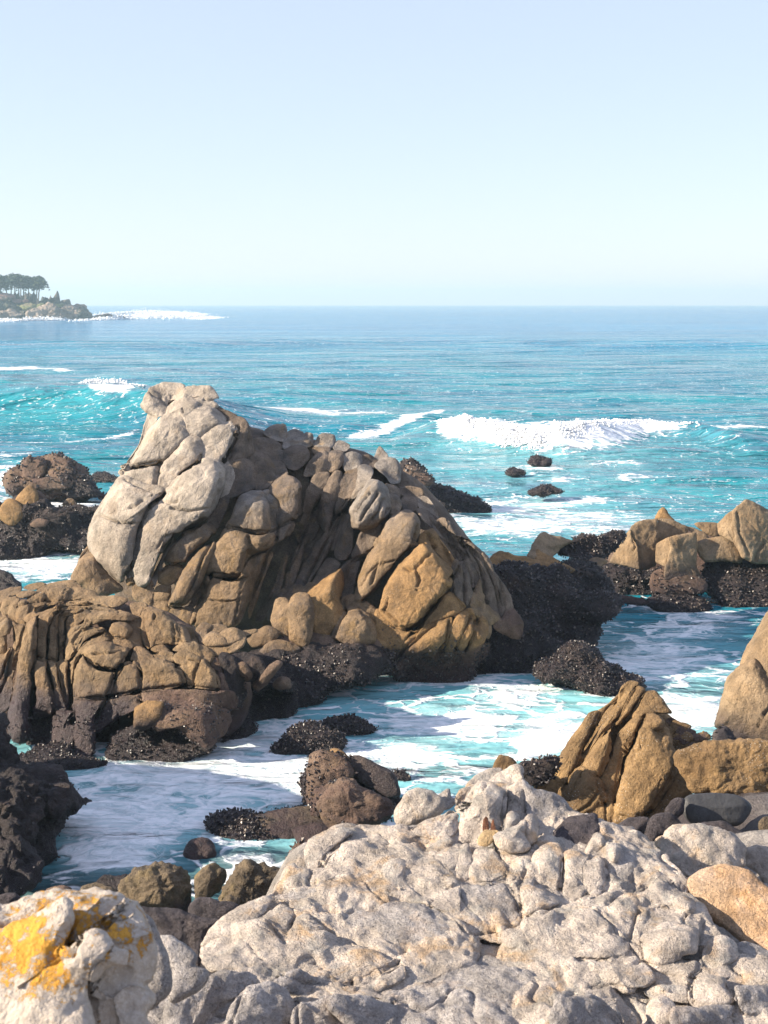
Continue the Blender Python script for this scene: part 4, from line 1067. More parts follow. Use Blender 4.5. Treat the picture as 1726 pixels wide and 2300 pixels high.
# the rock climbs on beyond the left of the picture and shades the channel's end
LD.lobe("-900,1400 -700,1330 -450,1380 -200,1480 -100,1600 -60,1800 -60,2050 -900,2050", Y=17.5, elev=10, k=.5, mat='grey', step=10)
LD.mussels(.9, 260, 0.035)
for s, Y, m, lab, p, fc in (
    ("660,1135 718,1048 788,966 850,957 870,927 922,921 992,958 1054,1000 1094,1060 1100,1152 1084,1225 980,1245 760,1215", 15.4, 'olive', "large brown angular boulder with a peaked top beside the water", 2.8, 3),
    ("1090,1145 1106,1038 1158,967 1220,946 1294,978 1296,1044 1204,1140 1150,1165", 15.2, 'olive', "upright olive stone leaning between two bigger brown boulders", 2.6, 2),
    ("1200,1150 1298,1010 1318,947 1400,946 1560,967 1606,1000 1584,1064 1484,1170 1380,1215 1246,1180", 14.9, 'olive', "speckled olive boulder with a yellow edge next to the white ledge", 3.0, 2),
    ("1246,1160 1288,1117 1352,1138 1364,1200 1256,1205", 14.2, 'olive', "knobbly olive stone at the speckled olive boulder's foot", 2.4, 0),
    ("425,1150 468,1088 550,1061 622,1088 676,1142 610,1200 440,1200", 14.9, 'olive', "low ochre stone top showing over the lichen boulder", 2.4, 0),
    ("228,1150 268,1098 340,1081 412,1098 426,1145 310,1190", 15.0, 'mid', "reddish brown stone top beside the low ochre stone", 2.4, 0),
    ("522,1080 600,1017 720,1006 766,1050 704,1120 640,1124", 15.9, 'dark', "dark red stone at the water behind the peaked brown boulder", 2.4, 0),
    ("-60,1190 0,1140 90,1130 120,1170 60,1220", 14.2, 'plum', "rough grey-brown stone edge behind the lichen boulder", 2.4, 0)):
    boulder("stone", lab, s, Y, m, T=TF, p=p, facet=fc + 2, k=.75, cat="stone", rough=2.4, rnd=.5)
TL = (0, 1900, 640 / 1660)
boulder("dark_slab", "dark slab lying in shade under the peaked brown boulder", "800,350 980,363 1130,398 1290,432 1210,504 1190,584 1160,700 1080,660 960,600 900,470", 11.2, 'plum', T=TL, elev=45, k=.5, p=3, cat="rock")
boulder("grey_slab", "cracked blue-grey stone beside the dark slab", "1094,360 1148,298 1210,281 1284,318 1390,350 1300,450 1200,440 1110,410", 12.6, 'plum', T=TL, elev=40, k=.6, p=3, cat="stone")
boulder("rubble_stone", "grey rough stone in the gap behind the lichen boulder", "925,520 1000,526 1084,578 1146,640 1138,704 1200,745 1150,830 1000,900 980,700", 6.6, 'greyshade', T=TL, elev=40, cat="stone")
boulder("rubble_stone", "tall grey stone pressed against the lichen boulder's shaded side", "800,400 905,462 956,558 996,650 1006,784 964,900 870,960 800,800", 5.2, 'greyshade', T=TL, elev=30, cat="stone")
LI = Rock("lichen_boulder", "big pale boulder splashed with bright yellow-orange lichen", "boulder", 200, 2150, 4.2, elev=38, yaw=0, mat='lichen', base_z=4.0, step=4.5, macro=0.4, fillet=.04)
def lichen_attr(o, cu, cv, su, sv, amp):
    me = o.data
    V = np.zeros(len(me.vertices) * 3, np.float32)
    me.vertices.foreach_get("co", V)
    u, v = to_px(V.reshape(-1, 3) + LI.loc)
    a = me.attributes.new("lichen", 'FLOAT', 'POINT')
    a.data.foreach_set("value", (amp * np.exp(-((u - cu) / su) ** 2 - ((v - cv) / sv) ** 2)).astype(np.float32))
LI.lobe("-200,360 60,338 200,287 400,284 560,287 705,308 824,398 876,500 896,652 876,764 846,804 888,884 846,966 824,1120 -200,1120", T=TL, k=.45, p=3, rough=1.3)
LI.lobe("-200,560 60,470 180,418 290,335 380,298 440,345 425,480 400,620 470,520 560,492 650,560 610,640 520,800 510,1120 -200,1120", T=TL, dy=.22, k=.55, p=2.8, yaw=-24, elev=35, rough=1.2, cracks=["395,640 430,560 470,520"], cw=8)
LI.lobe("380,650 470,520 560,496 660,560 760,600 740,700 640,720 540,800", T=TL, dy=.32, k=.5, elev=45, rough=1.3)
for o, q in zip(LI.build(), (((200, 2080, 170, 110, .75), (70, 2130, 150, 130, 1.0), (230, 2120, 60, 50, .9)))):
    lichen_attr(o, *q)

# ------------------------------------------------------------------ the white ledge in the foreground
T3 = (440, 1880, 460 / 1660)
T4 = (860, 1700, 460 / 1660)
T5 = (1280, 1780, 446 / 1660)
WL = Rock("white_ledge", "broad bleached white rock ledge with rounded lumps along the bottom foreground", "rock", 900, 2050, 8.25, elev=82, yaw=0, mat='white', base_z=2.6, step=4.5, rough=1.3, fillet=0.02, grow=1.06, mid=0.014, mid_f=4.0, macro=0.52)
def slab(s, **kw):
    WL.lobe(s, **{**dict(name='slab', k=.18, kb=.35, p=3.0, elev=80, crk=1.2, low=.8, cw=5), **kw})
slab("450,2150 470,2100 540,2045 620,1995 660,1955 760,1960 900,1990 1000,2040 1080,2120 1040,2190 900,2260 700,2260 520,2200")
slab("690,1900 760,1850 900,1850 1050,1850 1180,1880 1250,1960 1260,2060 1150,2120 1000,2080 860,2000 740,1960")
slab("1020,1790 1150,1760 1300,1830 1450,1880 1540,1980 1520,2080 1400,2120 1240,2060 1130,1950")
slab("1180,2060 1350,2010 1540,2020 1640,2110 1760,2150 1760,2360 1150,2360 1100,2200", mat='white')
slab("280,2260 450,2200 650,2210 850,2230 1100,2150 1250,2230 1250,2400 280,2400", mat='greyshade')
L3 = (("885,110 958,8 1060,-44 1180,-64 1256,-20 1154,64 1054,154 1014,254 940,276 894,244", .05, 'white'), ("1024,244 1058,148 1160,87 1280,37 1392,27 1421,100 1372,194 1260,236 1138,266", .1, 'white'),
      ("1326,244 1420,167 1560,107 1664,150 1664,284 1500,304 1376,294", .05, 'white'), ("54,860 126,738 298,617 400,536 560,486 626,500 564,604 484,684 384,744 284,904 160,986 54,966", .0, 'white'),
      ("354,864 418,718 500,677 562,688 644,790 726,884 704,964 560,1004 430,1016 376,964", .1, 'white'), ("536,684 598,598 720,556 816,640 784,724 744,794 724,884 618,784", .08, 'white'),
      ("726,804 798,718 900,637 966,680 924,744 1100,778 1204,854 1050,904 860,894 756,864", .05, 'white'), ("634,446 696,298 758,228 800,209 844,250 904,270 964,304 880,354 760,404 680,476", -.05, 'white'),
      ("654,476 778,398 980,357 1200,388 1404,450 1486,504 1350,576 1100,604 960,604 848,564 718,524", .02, 'greyshade'), ("924,1064 1038,978 1150,906 1300,881 1482,888 1646,994 1500,1086 1300,1176 1180,1194 998,1154", .05, 'white'),
      ("694,964 778,898 950,896 1006,970 924,1066 780,1086", .1, 'white'), ("144,1088 54,1006 180,956 300,936 424,1010 446,1086 300,1106", .15, 'white'), ("564,1096 618,1038 700,1056 736,1116 600,1136", .1, 'white'),
      ("994,644 1250,597 1400,617 1664,637 1664,864 1500,884 1200,844 1046,744", .0, 'greyshade'), ("-40,1186 100,1126 300,1086 480,1106 644,1150 666,1204 440,1190 370,1266 310,1404 240,1600 -200,1600 -200,1350", .05, 'greyshade'),
      ("254,1560 316,1350 418,1227 560,1197 722,1238 804,1382 836,1600 540,1640", .15, 'greyshade'), ("644,1174 738,1108 850,1086 952,1130 1054,1224 1000,1296 900,1326 778,1266 698,1224", .1, 'greyshade'),
      ("824,1366 950,1336 1100,1296 1206,1400 1206,1600 834,1600", .1, 'greyshade'), ("1044,1346 1178,1286 1380,1286 1604,1380 1700,1560 1400,1620 1178,1500", .12, 'greyshade'),
      ("1040,1180 1250,1197 1450,1257 1606,1334 1400,1296 1146,1296", .1, 'white'), ("1274,1236 1500,1097 1664,1027 1700,1144 1550,1226 1450,1266", .08, 'white'),
      ("940,280 1060,250 1250,240 1400,300 1460,440 1250,390 1100,370", .1, 'white'))
for i, (s, dy, m) in enumerate(L3):
    WL.lobe(s, T=T3, dy=dy, mat=m, elev=30 if 14 <= i <= 18 else 58, yaw=38 if 14 <= i <= 18 else -6, mu=.12 if 14 <= i <= 18 else None, k=.5, p=2.2, kb=.8, step=4.2, crk=.4)
L4 = (("585,414 638,328 698,217 780,136 870,97 956,98 934,164 852,224 762,264 684,334 640,430", 0, 'white', 30, 0), ("846,219 918,148 1010,82 1080,65 1134,93 1142,182 1062,234 1012,294 928,276", .1, 'white', 30, 0),
      ("624,566 646,420 698,317 800,227 880,237 994,278 1004,402 974,564 920,606 820,686 700,696 634,696", .3, 'white', 30, -10), ("986,486 998,308 1058,228 1132,187 1164,260 1174,384 1120,486 1050,456", .2, 'white', 30, -5),
      ("1138,180 1250,257 1424,307 1486,380 1540,474 1500,566 1380,606 1248,566 1176,474 1158,300", .1, 'greyshade', 40, 25), ("964,586 998,478 1050,441 1104,478 1084,564 1000,606", .4, 'white', 45, 0),
      ("894,646 958,598 1060,556 1154,517 1144,644 1186,724 1120,766 976,756 914,704", .4, 'white', 50, 0), ("1136,544 1178,478 1230,471 1264,540 1244,664 1190,706 1146,644", .42, 'white', 40, 0),
      ("1354,646 1498,497 1620,467 1740,478 1740,704 1600,746 1478,726", .1, 'plum', 45, 0), ("1174,904 1248,788 1340,711 1422,717 1464,830 1454,1004 1434,1076 1320,1046 1238,1016 1186,986", .15, 'white', 48, -8),
      ("1466,804 1560,757 1664,800 1664,1004 1620,1106 1500,1186 1426,1146 1458,1004", .1, 'white', 50, 0), ("1094,1064 1178,987 1270,1036 1404,1140 1416,1206 1240,1276 1178,1286 1116,1186", .15, 'white', 55, 0),
      ("1134,1334 1228,1267 1370,1247 1406,1330 1406,1504 1330,1566 1228,1566 1156,1444", .15, 'white', 55, 0), ("716,884 758,758 860,737 942,800 1026,964 960,1006 830,1036 716,1006", .1, 'white', 60, 0),
      ("584,904 618,758 680,706 724,800 704,984 618,1016", .1, 'white', 60, 0), ("354,744 418,678 520,647 574,680 540,736 448,756 366,776", .1, 'white', 60, 0),
      ("234,576 358,508 500,457 580,446 604,540 584,634 480,666 358,696 296,654", .15, 'white', 50, 0), ("-10,626 100,557 220,567 304,650 250,746 118,786 -10,744", .05, 'white', 60, 0),
      ("416,804 518,738 624,757 604,884 520,956 436,904", .12, 'white', 60, 0), ("516,1044 550,987 594,1020 560,1066", .15, 'white', 50, 0),
      ("644,1106 758,1038 1000,1027 1084,1120 1124,1284 1000,1366 848,1336 698,1244", .05, 'greyshade', 62, 0), ("384,1206 498,1098 620,1077 654,1200 804,1304 834,1384 640,1426 558,1304 436,1236", .08, 'white', 60, 0),
      ("-10,904 118,838 204,860 184,984 334,1166 198,1146 -10,1084", .08, 'white', 60, 0), ("-10,1206 198,1168 400,1217 564,1330 686,1456 600,1530 -10,1530", .05, 'greyshade', 64, 0),
      ("974,1486 1028,1398 1150,1427 1206,1524 1050,1570", .1, 'white', 55, 0), ("916,1386 958,1347 1004,1390 960,1446", .12, 'white', 50, 0), ("900,680 1000,750 1120,770 1180,880 1080,920 960,820", .1, 'white', 60, 0))
for s, dy, m, e, y in L4:
    WL.lobe(s, T=T4, dy=dy, mat=m, elev=e, yaw=y, k=.55, p=2.2, kb=.8, step=4.2, crk=.3, cracks=["700,330 640,470"] if s.startswith("624") else (), cw=4)
L5 = (("114,526 198,358 250,341 284,380 274,456 200,546", .1, 'white', 35), ("-110,264 20,207 110,187 150,176 204,240 294,287 334,344 220,364 118,486 20,446 -90,426", 0, 'greyshade', 50),
      ("-10,564 60,491 134,560 114,704 104,824 -10,886 -66,804", .1, 'white', 48), ("106,654 138,568 240,536 304,620 324,724 290,816 180,826 116,764", .15, 'white', 48),
      ("314,464 430,446 524,520 564,620 544,724 480,846 388,826 356,654", .1, 'greyshade', 48), ("336,474 390,451 424,520 380,586 336,564", .3, 'white', 45),
      ("494,786 578,638 680,597 780,648 902,677 986,804 930,836 800,744 700,744 578,836", -.1, 'greyshade', 50), ("534,836 638,778 720,731 804,750 904,830 1002,878 1104,990 1124,1084 1060,1156 950,1086 820,1096 640,1186 514,1216 558,1000 578,898", .05, 'white', 50),
      ("324,964 398,878 480,856 564,890 576,964 530,1086 490,1186 430,1186 366,1084", .15, 'white', 48), ("876,904 960,876 1044,920 1034,1014 956,1026", .2, 'white', 45),
      ("614,1266 638,1178 760,1096 900,1086 1062,1138 1086,1234 1060,1336 960,1386 760,1426 654,1386", .3, 'white', 45), ("-66,1004 98,878 200,816 300,816 394,850 330,966 250,1006 118,1046 -46,1106", .1, 'white', 58),
      ("-6,1034 90,1006 204,1058 256,1144 180,1206 58,1236 -46,1206", .15, 'white', 55), ("34,1346 198,1238 350,1186 464,1230 484,1334 380,1406 148,1406 24,1386", .15, 'white', 55),
      ("1074,1386 1158,1258 1230,1196 1324,1208 1394,1270 1384,1404 1280,1466 1146,1466", .15, 'white', 50), ("1376,1284 1500,1257 1660,1318 1760,1424 1550,1446 1396,1406", .0, 'greyshade', 55),
      ("694,1406 900,1386 1084,1386 1096,1484 1000,1566 848,1526 716,1486", .1, 'white', 60), ("1014,1586 1068,1538 1284,1537 1334,1610 1396,1724 1250,1786 1058,1806 996,1724", .15, 'white', 55),
      ("194,1446 358,1387 540,1377 644,1450 696,1564 600,1646 448,1666 326,1606 236,1526", .15, 'white', 55), ("-66,1424 98,1398 234,1500 276,1604 200,1686 -10,1656", .1, 'white', 55),
      ("654,1786 758,1698 874,1758 904,1884 800,1980 676,1980", .15, 'white', 50), ("-110,1724 60,1686 204,1697 344,1800 450,1960 450,2040 -110,2040", .3, 'greyshade', 50),
      ("1444,1466 1560,1406 1760,1440 1760,1606 1498,1626", .1, 'white', 55), ("614,1666 758,1618 1000,1637 1024,1764 848,1746 698,1726", .08, 'white', 60), ("994,1486 1078,1438 1180,1467 1300,1417 1344,1546 1058,1546", .08, 'white', 60),
      ("1380,1640 1500,1620 1760,1620 1760,1900 1500,1880 1400,1760", .05, 'greyshade', 60), ("880,1800 1050,1800 1250,1790 1400,1800 1450,1960 900,1960", .1, 'greyshade', 60))
for s, dy, m, e in L5:
    front = s.startswith(("-110,1724", "880,1800", "1380,1640"))
    WL.lobe(s, T=T5, dy=dy, mat=m, elev=32 if front else e, yaw=36 if front else -5, mu=.15 if front else None, k=.58, p=2.2, kb=.8, step=4.2, crk=.3)

slab("1040,2080 1100,2070 1180,2090 1190,2170 1090,2190 1040,2140", Y=8.0)
for q in ("1660,1100 1500,1190 1250,1270 1180,1290", "1440,1080 1330,1050 1240,1020", "560,1330 680,1450 850,1430 920,1390", "720,1010 860,1030 1000,980 1060,1100 1110,1250", "640,430 700,320 840,225", "1000,300 990,400 970,580", "230,570 380,500 590,440", "1180,900 1100,1060 1130,1250",
          "1460,830 1450,1000 1430,1080", "60,740 300,660 420,680", "0,1100 200,1150 400,1210"):
    WL.joints.append((parse(q, T4), 4.5, .9))
for q in ("380,1200 330,1400 280,1560", "820,1330 830,1540", "1050,1180 1280,1240 1640,1020", "1640,1000 1400,1140 1180,1195 900,1180 700,1110", "640,450 800,390 980,360", "520,690 640,790 720,890", "810,640 740,790 730,890", "1000,610 1250,600 1400,560 1660,470", "1020,240 1060,150 1250,-10", "440,1080 200,1090 60,1120", "950,680 1100,780 1300,830 1640,990"):
    WL.joints.append((parse(q, T3), 4.5, .9))
for q in ("0,1660 330,1600 640,1670 1000,1640", "200,1690 330,1800 440,1940", "570,1000 510,1200 460,1240", "960,1390 1080,1380 1120,1080", "330,960 400,870 560,830", "100,880 330,830 500,790", "620,1260 500,1230 350,1190", "1080,1390 1090,1480 1000,1560 1020,1760", "60,1390 380,1400 620,1400", "300,620 330,740 290,820", "530,830 640,770 720,740", "1330,1610 1400,1730 1380,1900"):
    WL.joints.append((parse(q, T5), 4.5, .9))
# the rust stain and two dark rusty marks on the knob, lying on whatever lobe is foremost there
def on_top(u, v):
    uu, vv = np.array([u]), np.array([v])
    r = rays(uu, vv)
    near = [Q for Q in WL.specs if Q.name != "slab"]
    mac = WL.macro_t(near, uu, vv, r)
    return float(min(WL.front_t(Q, uu, vv, r, mac)[0] for Q in near))
M['rust'] = rock_mat("rust_stained_rock", (0.17, 0.06, 0.03), (0.24, 0.10, 0.05), (0.30, 0.15, 0.08), wet_z=(-2, -1), grain=0.4, scale=2)
M['stained'] = rock_mat("orange_stained_rock", (0.62, 0.37, 0.12), (0.58, 0.42, 0.24), (0.60, 0.48, 0.33), wet_z=(-2, -1), grain=0.35, scale=2, speck=.3)
for s, m in (("770,660 815,590 870,585 925,595 950,620 900,690 850,722 780,712", 'stained'), ("812,606 812,520 828,490 842,480 856,505 862,560 858,608", 'rust'), ("874,602 878,540 890,510 902,506 908,540 918,598", 'rust')):
    q = parse(s, T4).mean(0)
    WL.lobe(s, T=T4, name="stain", Y=on_top(*q) + (.015 if m == 'rust' else .03), k=.2 if m == 'rust' else .35, p=2.2, elev=45, mat=m, crk=0, mu=0)
WL.build()
boulder("barnacled_boulder", "egg-shaped pale boulder dotted with barnacles beside the white ledge", "894,745 926,656 988,596 1060,576 1142,586 1204,636 1224,702 1160,766 1010,824 926,796", 10.9, 'white', T=TB, elev=30, k=.8, crk=0)
boulder("notched_stone", "small notched grey stone tucked behind the egg-shaped pale boulder", "1176,624 1242,586 1250,636 1294,662 1246,714 1190,722 1170,680", 11.1, 'greyshade', T=TB, elev=35, k=.7, cat="stone", rnd=.4)
boulder("plum_rock", "dark purple-grey cleft rock at the white ledge's far edge", "310,326 500,216 622,211 666,240 564,446 500,490 376,400", 11.3, 'plum', T=T5, elev=35, k=.6, cat="rock")
boulder("plum_rock", "dark purple-grey rounded rock next to the pale flat-topped boulder", "634,406 676,228 760,176 852,186 936,280 804,354 724,394 650,490", 11.1, 'plum', T=T5, elev=35, k=.6, cat="rock")
boulder("pale_boulder", "pale flat-topped boulder with a white ridge line between ledge and black stone", "652,472 716,397 828,306 930,275 1130,285 1302,315 1424,387 1486,470 1460,610 1350,660 1200,660 1060,700 986,730 898,670 816,656 696,536", 9.7, 'white', T=T5, elev=45, k=.5, p=3.0, facet=2, crk=.3)
boulder("speckled_stone", "dark speckled stone in the gap behind the pale flat-topped boulder", "1090,285 1250,241 1354,277 1508,380 1500,450 1350,450", 11.8, 'plum', T=T5, elev=40, cat="stone")
boulder("shadow_stone", "pale stone half in shadow behind the orange boulder", "1464,474 1560,436 1720,446 1760,600 1760,790 1640,780 1556,660 1474,610", 9.9, 'white', T=T5, elev=40, k=.5, cat="stone")
boulder("orange_boulder", "smooth long orange boulder with a dark seam lying against the white ledge", "980,742 1036,677 1178,606 1330,595 1504,637 1604,738 1710,850 1800,1000 1800,1400 1640,1340 1478,1276 1298,1146 1126,1026 1014,878", 8.35, 'orange', T=T5, elev=48, yaw=-22, k=.5, p=2.8, crk=.2, rough=.7, cracks=["1150,960 1280,955 1420,1015 1660,1110 1790,1180"], cw=4)

def plain_mat(name, a, b, rough=0.8, sc=40):
    t = NT(name)
    n = t.noise(sc, 4, 0.65)
    return t.finish(t.mix(n, a, b), rough, t.bump(n, 0.6, 0.01))
M['rust'] = plain_mat("rust", (0.10, 0.025, 0.010), (0.30, 0.09, 0.035), 0.9)

# ------------------------------------------------------------------ shore and sea bed under everything
def shore_z(x, y):
    right = sstep(x, -1.6, -0.6)
    zl = np.interp(y, [-30, 3, 5, 7, 9.5, 12, 15.5, 18, 25, 60], [5, 4.2, 3.7, 2.6, 1.8, 0.7, -0.35, -1.0, -2.2, -5])
    zr = np.interp(y, [-30, 3, 5, 7, 9.5, 11, 11.8, 13, 15.5, 19, 25, 60], [5, 4.2, 3.6, 2.95, 2.85, 2.62, 1.9, 1.1, 0.5, -0.9, -2.2, -5])
    z = zl * (1 - right) + zr * right
    z = z + 1.0 * np.exp(-((x - 4.2) / 1.5) ** 2 - ((y - 14.6) / 2.2) ** 2)
    return z
gx = np.concatenate([np.linspace(-70, -9, 30), np.linspace(-8.8, 8.8, 150), np.linspace(9, 70, 30)])
gy = np.concatenate([np.linspace(-12, 2, 12), np.linspace(2.2, 24, 170), np.linspace(25, 130, 30)])
X, Yg = np.meshgrid(gx, gy)
Pg = np.stack([X.ravel(), Yg.ravel(), np.zeros(X.size)], 1)
zg = shore_z(Pg[:, 0], Pg[:, 1])
lumps = 1 - np.abs(perlin(Pg * 0.9, 42))
outside = sstep(np.abs(Pg[:, 0]) - 0.28 * Pg[:, 1], 0.2, 1.5)      # the shore beside the picture is as lumpy as the ledge
zg = zg + (0.12 + 0.30 * outside) * fbm(Pg * 1.2, 3, 40) + 0.06 * fbm(Pg * 4.0, 3, 41) + 0.5 * outside * (lumps - 0.75)
Pg[:, 2] = zg
def grid_quads(ny, nx):
    i = np.arange(ny - 1)[:, None] * nx + np.arange(nx - 1)[None]
    return np.stack([i, i + 1, i + 1 + nx, i + nx], -1).reshape(-1, 4)
shore = link("shore", mesh_from("shore", Pg, grid_quads(len(gy), len(gx))), M['shore'])
tag(shore, "dark rocky shore and sea bed under the boulders", kind="structure")

# ------------------------------------------------------------------ the sea
SEA_FAR = 3000.0
rows = np.concatenate([np.arange(2180, 1700, -3.2), np.arange(1700, 1020, -2.6), np.arange(1020, 830, -1.7), np.arange(830, 712, -2.2)])
ys = np.concatenate([yw(rows), np.geomspace(yw(711), SEA_FAR, 26)])
th = np.concatenate([np.linspace(-62, -17.5, 26), np.linspace(-17, 17, 560), np.linspace(17.5, 62, 26)])
tx = np.tan(np.radians(th))
Ys = np.repeat(ys[:, None], len(tx), 1)
Xs = ys[:, None] * tx[None]
dys = np.gradient(ys)
dY = np.repeat(dys[:, None], len(tx), 1).ravel()
P = np.stack([Xs.ravel(), Ys.ravel(), np.zeros(Xs.size)], 1)
U, V_ = to_px(P)
def curve_y(pts, h):
    """distance and strength of a swell crest for every column, from the crest's photo outline at its height"""
    pts = np.array(pts, float)
    yc = yw(pts[:, 1], h)
    xc = (pts[:, 0] - CU) / FPX * yc
    return xc, yc
def crest(pts, h, front, back):
    xc, yc = curve_y(pts, h)
    amp = np.array([p[2] for p in pts])
    y0 = np.interp(P[:, 0], xc, yc) + 1.2 * perlin(P * np.array([0.12, 0, 0]), 60)
    a = np.interp(P[:, 0], xc, amp)
    s = P[:, 1] - y0
    return a * h * np.where(s < 0, np.exp(-(s / front) ** 2), np.exp(-(s / back) ** 2)), s, a
cA, sA, aA = crest([(-700, 845, 0), (-300, 850, .9), (0, 856, 1), (200, 860, 1), (320, 866, 1), (420, 874, .85), (520, 888, .45), (620, 902, .15), (700, 915, 0)], 1.9, 5.0, 10)
cB, sB, aB = crest([(880, 945, 0), (975, 938, .7), (1060, 940, 1), (1150, 953, 1), (1250, 962, 1), (1340, 955, 1), (1430, 940, .9), (1540, 945, .8), (1640, 960, .5), (1900, 975, 0)], 1.0, 3.0, 5.5)
cC, sC, aC = crest([(300, 930, 0), (560, 925, .6), (760, 940, .6), (960, 925, .5), (1060, 915, 0)], 0.6, 3.0, 5.0)
cD, sD, aD = crest([(1250, 1010, 0), (1450, 1000, .8), (1700, 985, 1), (2000, 985, 1)], 0.5, 2.5, 6)
cE, sE, aE = crest([(-500, 760, .8), (400, 765, 1), (900, 757, .6), (1800, 765, 1), (2300, 770, 1)], 0.9, 9, 16)
near = sstep(P[:, 1], 16, 60)
wave = cA + cB + cC + cD + cE
wsum = 0.0
for lam, amp, seed in ((26, 0.34, 1), (11, 0.20, 2), (5.2, 0.12, 3), (2.6, 0.065, 4), (1.3, 0.03, 5)):
    q = P * np.array([0.62 / lam, 1.25 / lam, 0]) + seed * 3.7
    w = perlin(q + 0.35 * np.stack([perlin(q * 1.3, 70), perlin(q * 1.3, 71), 0 * q[:, 0]], 1), seed)
    w = (1 - np.abs(w)) ** 2 - 0.6          # sharper crests
    keep = sstep(lam / np.maximum(dY, 1e-3), 2.0, 5.0)
    damp = (0.25 + 0.75 * near) if lam > 2 else (0.55 + 0.45 * near)
    wsum = wsum + amp * w * keep * damp
P[:, 2] = wave + wsum
# foam density and aeration
foam = np.zeros(len(P))
def blob(u, v, ru, rv, a):
    global foam
    foam = np.maximum(foam, a * np.exp(-((U - u) / ru) ** 2 - ((V_ - v) / rv) ** 2))
for b in ((300, 1840, 200, 75, .86), (180, 1830, 100, 80, .84), (420, 1740, 280, 60, .89), (640, 1740, 190, 60, .85), (860, 1700, 210, 70, .62), (1000, 1620, 240, 60, .62),
          (1150, 1560, 170, 50, .5), (1250, 1650, 130, 70, .72), (1480, 1480, 170, 90, .6), (1560, 1410, 170, 50, .5), (1550, 1590, 130, 60, .66), (640, 1630, 150, 30, .66),
          (540, 1660, 110, 40, .8), (900, 1530, 170, 22, .5), (1080, 1512, 90, 25, .72), (560, 1930, 130, 26, .5), (690, 1900, 60, 30, .5), (250, 1915, 170, 50, .7), (700, 1790, 150, 45, .85), (500, 1830, 150, 60, .8),
          (90, 1270, 190, 32, .8), (220, 1165, 80, 25, .72), (20, 1085, 90, 45, .5), (120, 1130, 190, 16, .6), (40, 1050, 120, 12, .42), (1130, 1185, 230, 32, .6), (1290, 1165, 220, 40, .5), (1180, 1130, 150, 24, .55),
          (1130, 1142, 70, 9, .8), (1320, 1120, 70, 9, .62), (1250, 1085, 60, 8, .5), (1420, 1078, 60, 7, .5), (1210, 1060, 90, 12, .42), (1490, 1360, 90, 14, .6), (1600, 1380, 120, 14, .66), (1000, 1160, 60, 14, .5), (1400, 1200, 200, 25, .5)):
    blob(*b)
def streak(pts, w, a):
    global foam
    pts = np.array(pts, float)
    vv = np.interp(U, pts[:, 0], pts[:, 1])
    ends = sstep(U, pts[0, 0], pts[0, 0] + 40) * sstep(U, pts[-1, 0], pts[-1, 0] - 40)
    jit = 5 * perlin(P * np.array([0.25, 0.1, 0]), 64)
    foam = np.maximum(foam, a * ends * np.exp(-((V_ - vv + jit) / w) ** 2))
streak([(500, 935), (600, 920), (690, 926), (780, 940)], 6, .72)
streak([(700, 930), (800, 932), (900, 940)], 5, .5)
streak([(760, 990), (860, 972), (930, 948), (1015, 922)], 7, .85)
streak([(-100, 832), (60, 828), (190, 834)], 3.5, .66)
streak([(250, 826), (400, 828)], 2.5, .45)
streak([(-50, 990), (140, 985), (330, 965)], 4, .45)
streak([(-50, 1020), (100, 1012)], 5, .5)
streak([(1560, 968), (1700, 962), (1800, 965)], 5, .5)
streak([(1300, 1045), (1400, 1040), (1480, 1050)], 4, .45)
foam = np.maximum(foam, aB * 1.15 * np.where(sB < 0, np.exp(-(sB / 3.4) ** 2), np.exp(-(sB / 3.0) ** 2)) * sstep(U, 965, 1000) * sstep(U, 1600, 1470))
foam = np.maximum(foam, 0.62 * aB * np.exp(-((sB - 8) / 7) ** 2) * sstep(U, 1060, 1120) * sstep(U, 1420, 1330))
foam = np.maximum(foam, aA * 0.85 * np.exp(-((sA + 0.5) / 1.7) ** 2) * sstep(U, 185, 215) * sstep(U, 320, 280))
foam = np.maximum(foam, 0.3 * sstep(P[:, 1], 34, 26))
foam = np.maximum(foam, 0.16)
aer = np.clip(0.95 * sstep(P[:, 1], 34, 24) + 0.85 * np.exp(-((U - 1200) / 320) ** 2 - ((V_ - 1165) / 60) ** 2) + 0.45 * np.exp(-((U - 1150) / 420) ** 2 - ((V_ - 1060) / 70) ** 2)
              + 0.7 * np.exp(-((U - 60) / 240) ** 2 - ((V_ - 1180) / 110) ** 2) + 0.1 * np.exp(-(sA + 4) ** 2 / 60) * aA + 0.3 * np.exp(-(sB + 5) ** 2 / 30) * aB, 0, 1)
aer *= 1 - 0.6 * sstep(V_, 1890, 1990)
foam = np.where(foam < 0.9, foam * 0.80 + 0.04 * sstep(P[:, 1], 30, 24) * sstep(foam, .3, .6), foam)
sea_me = mesh_from("sea", P, grid_quads(len(ys), len(tx)))
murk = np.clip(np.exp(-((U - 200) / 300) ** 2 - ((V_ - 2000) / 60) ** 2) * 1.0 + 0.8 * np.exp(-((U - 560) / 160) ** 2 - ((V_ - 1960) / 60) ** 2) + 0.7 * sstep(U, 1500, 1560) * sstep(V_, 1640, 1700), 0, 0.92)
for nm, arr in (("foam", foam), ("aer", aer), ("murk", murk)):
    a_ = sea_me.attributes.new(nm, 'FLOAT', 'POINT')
    a_.data.foreach_set("value", arr.astype(np.float32))

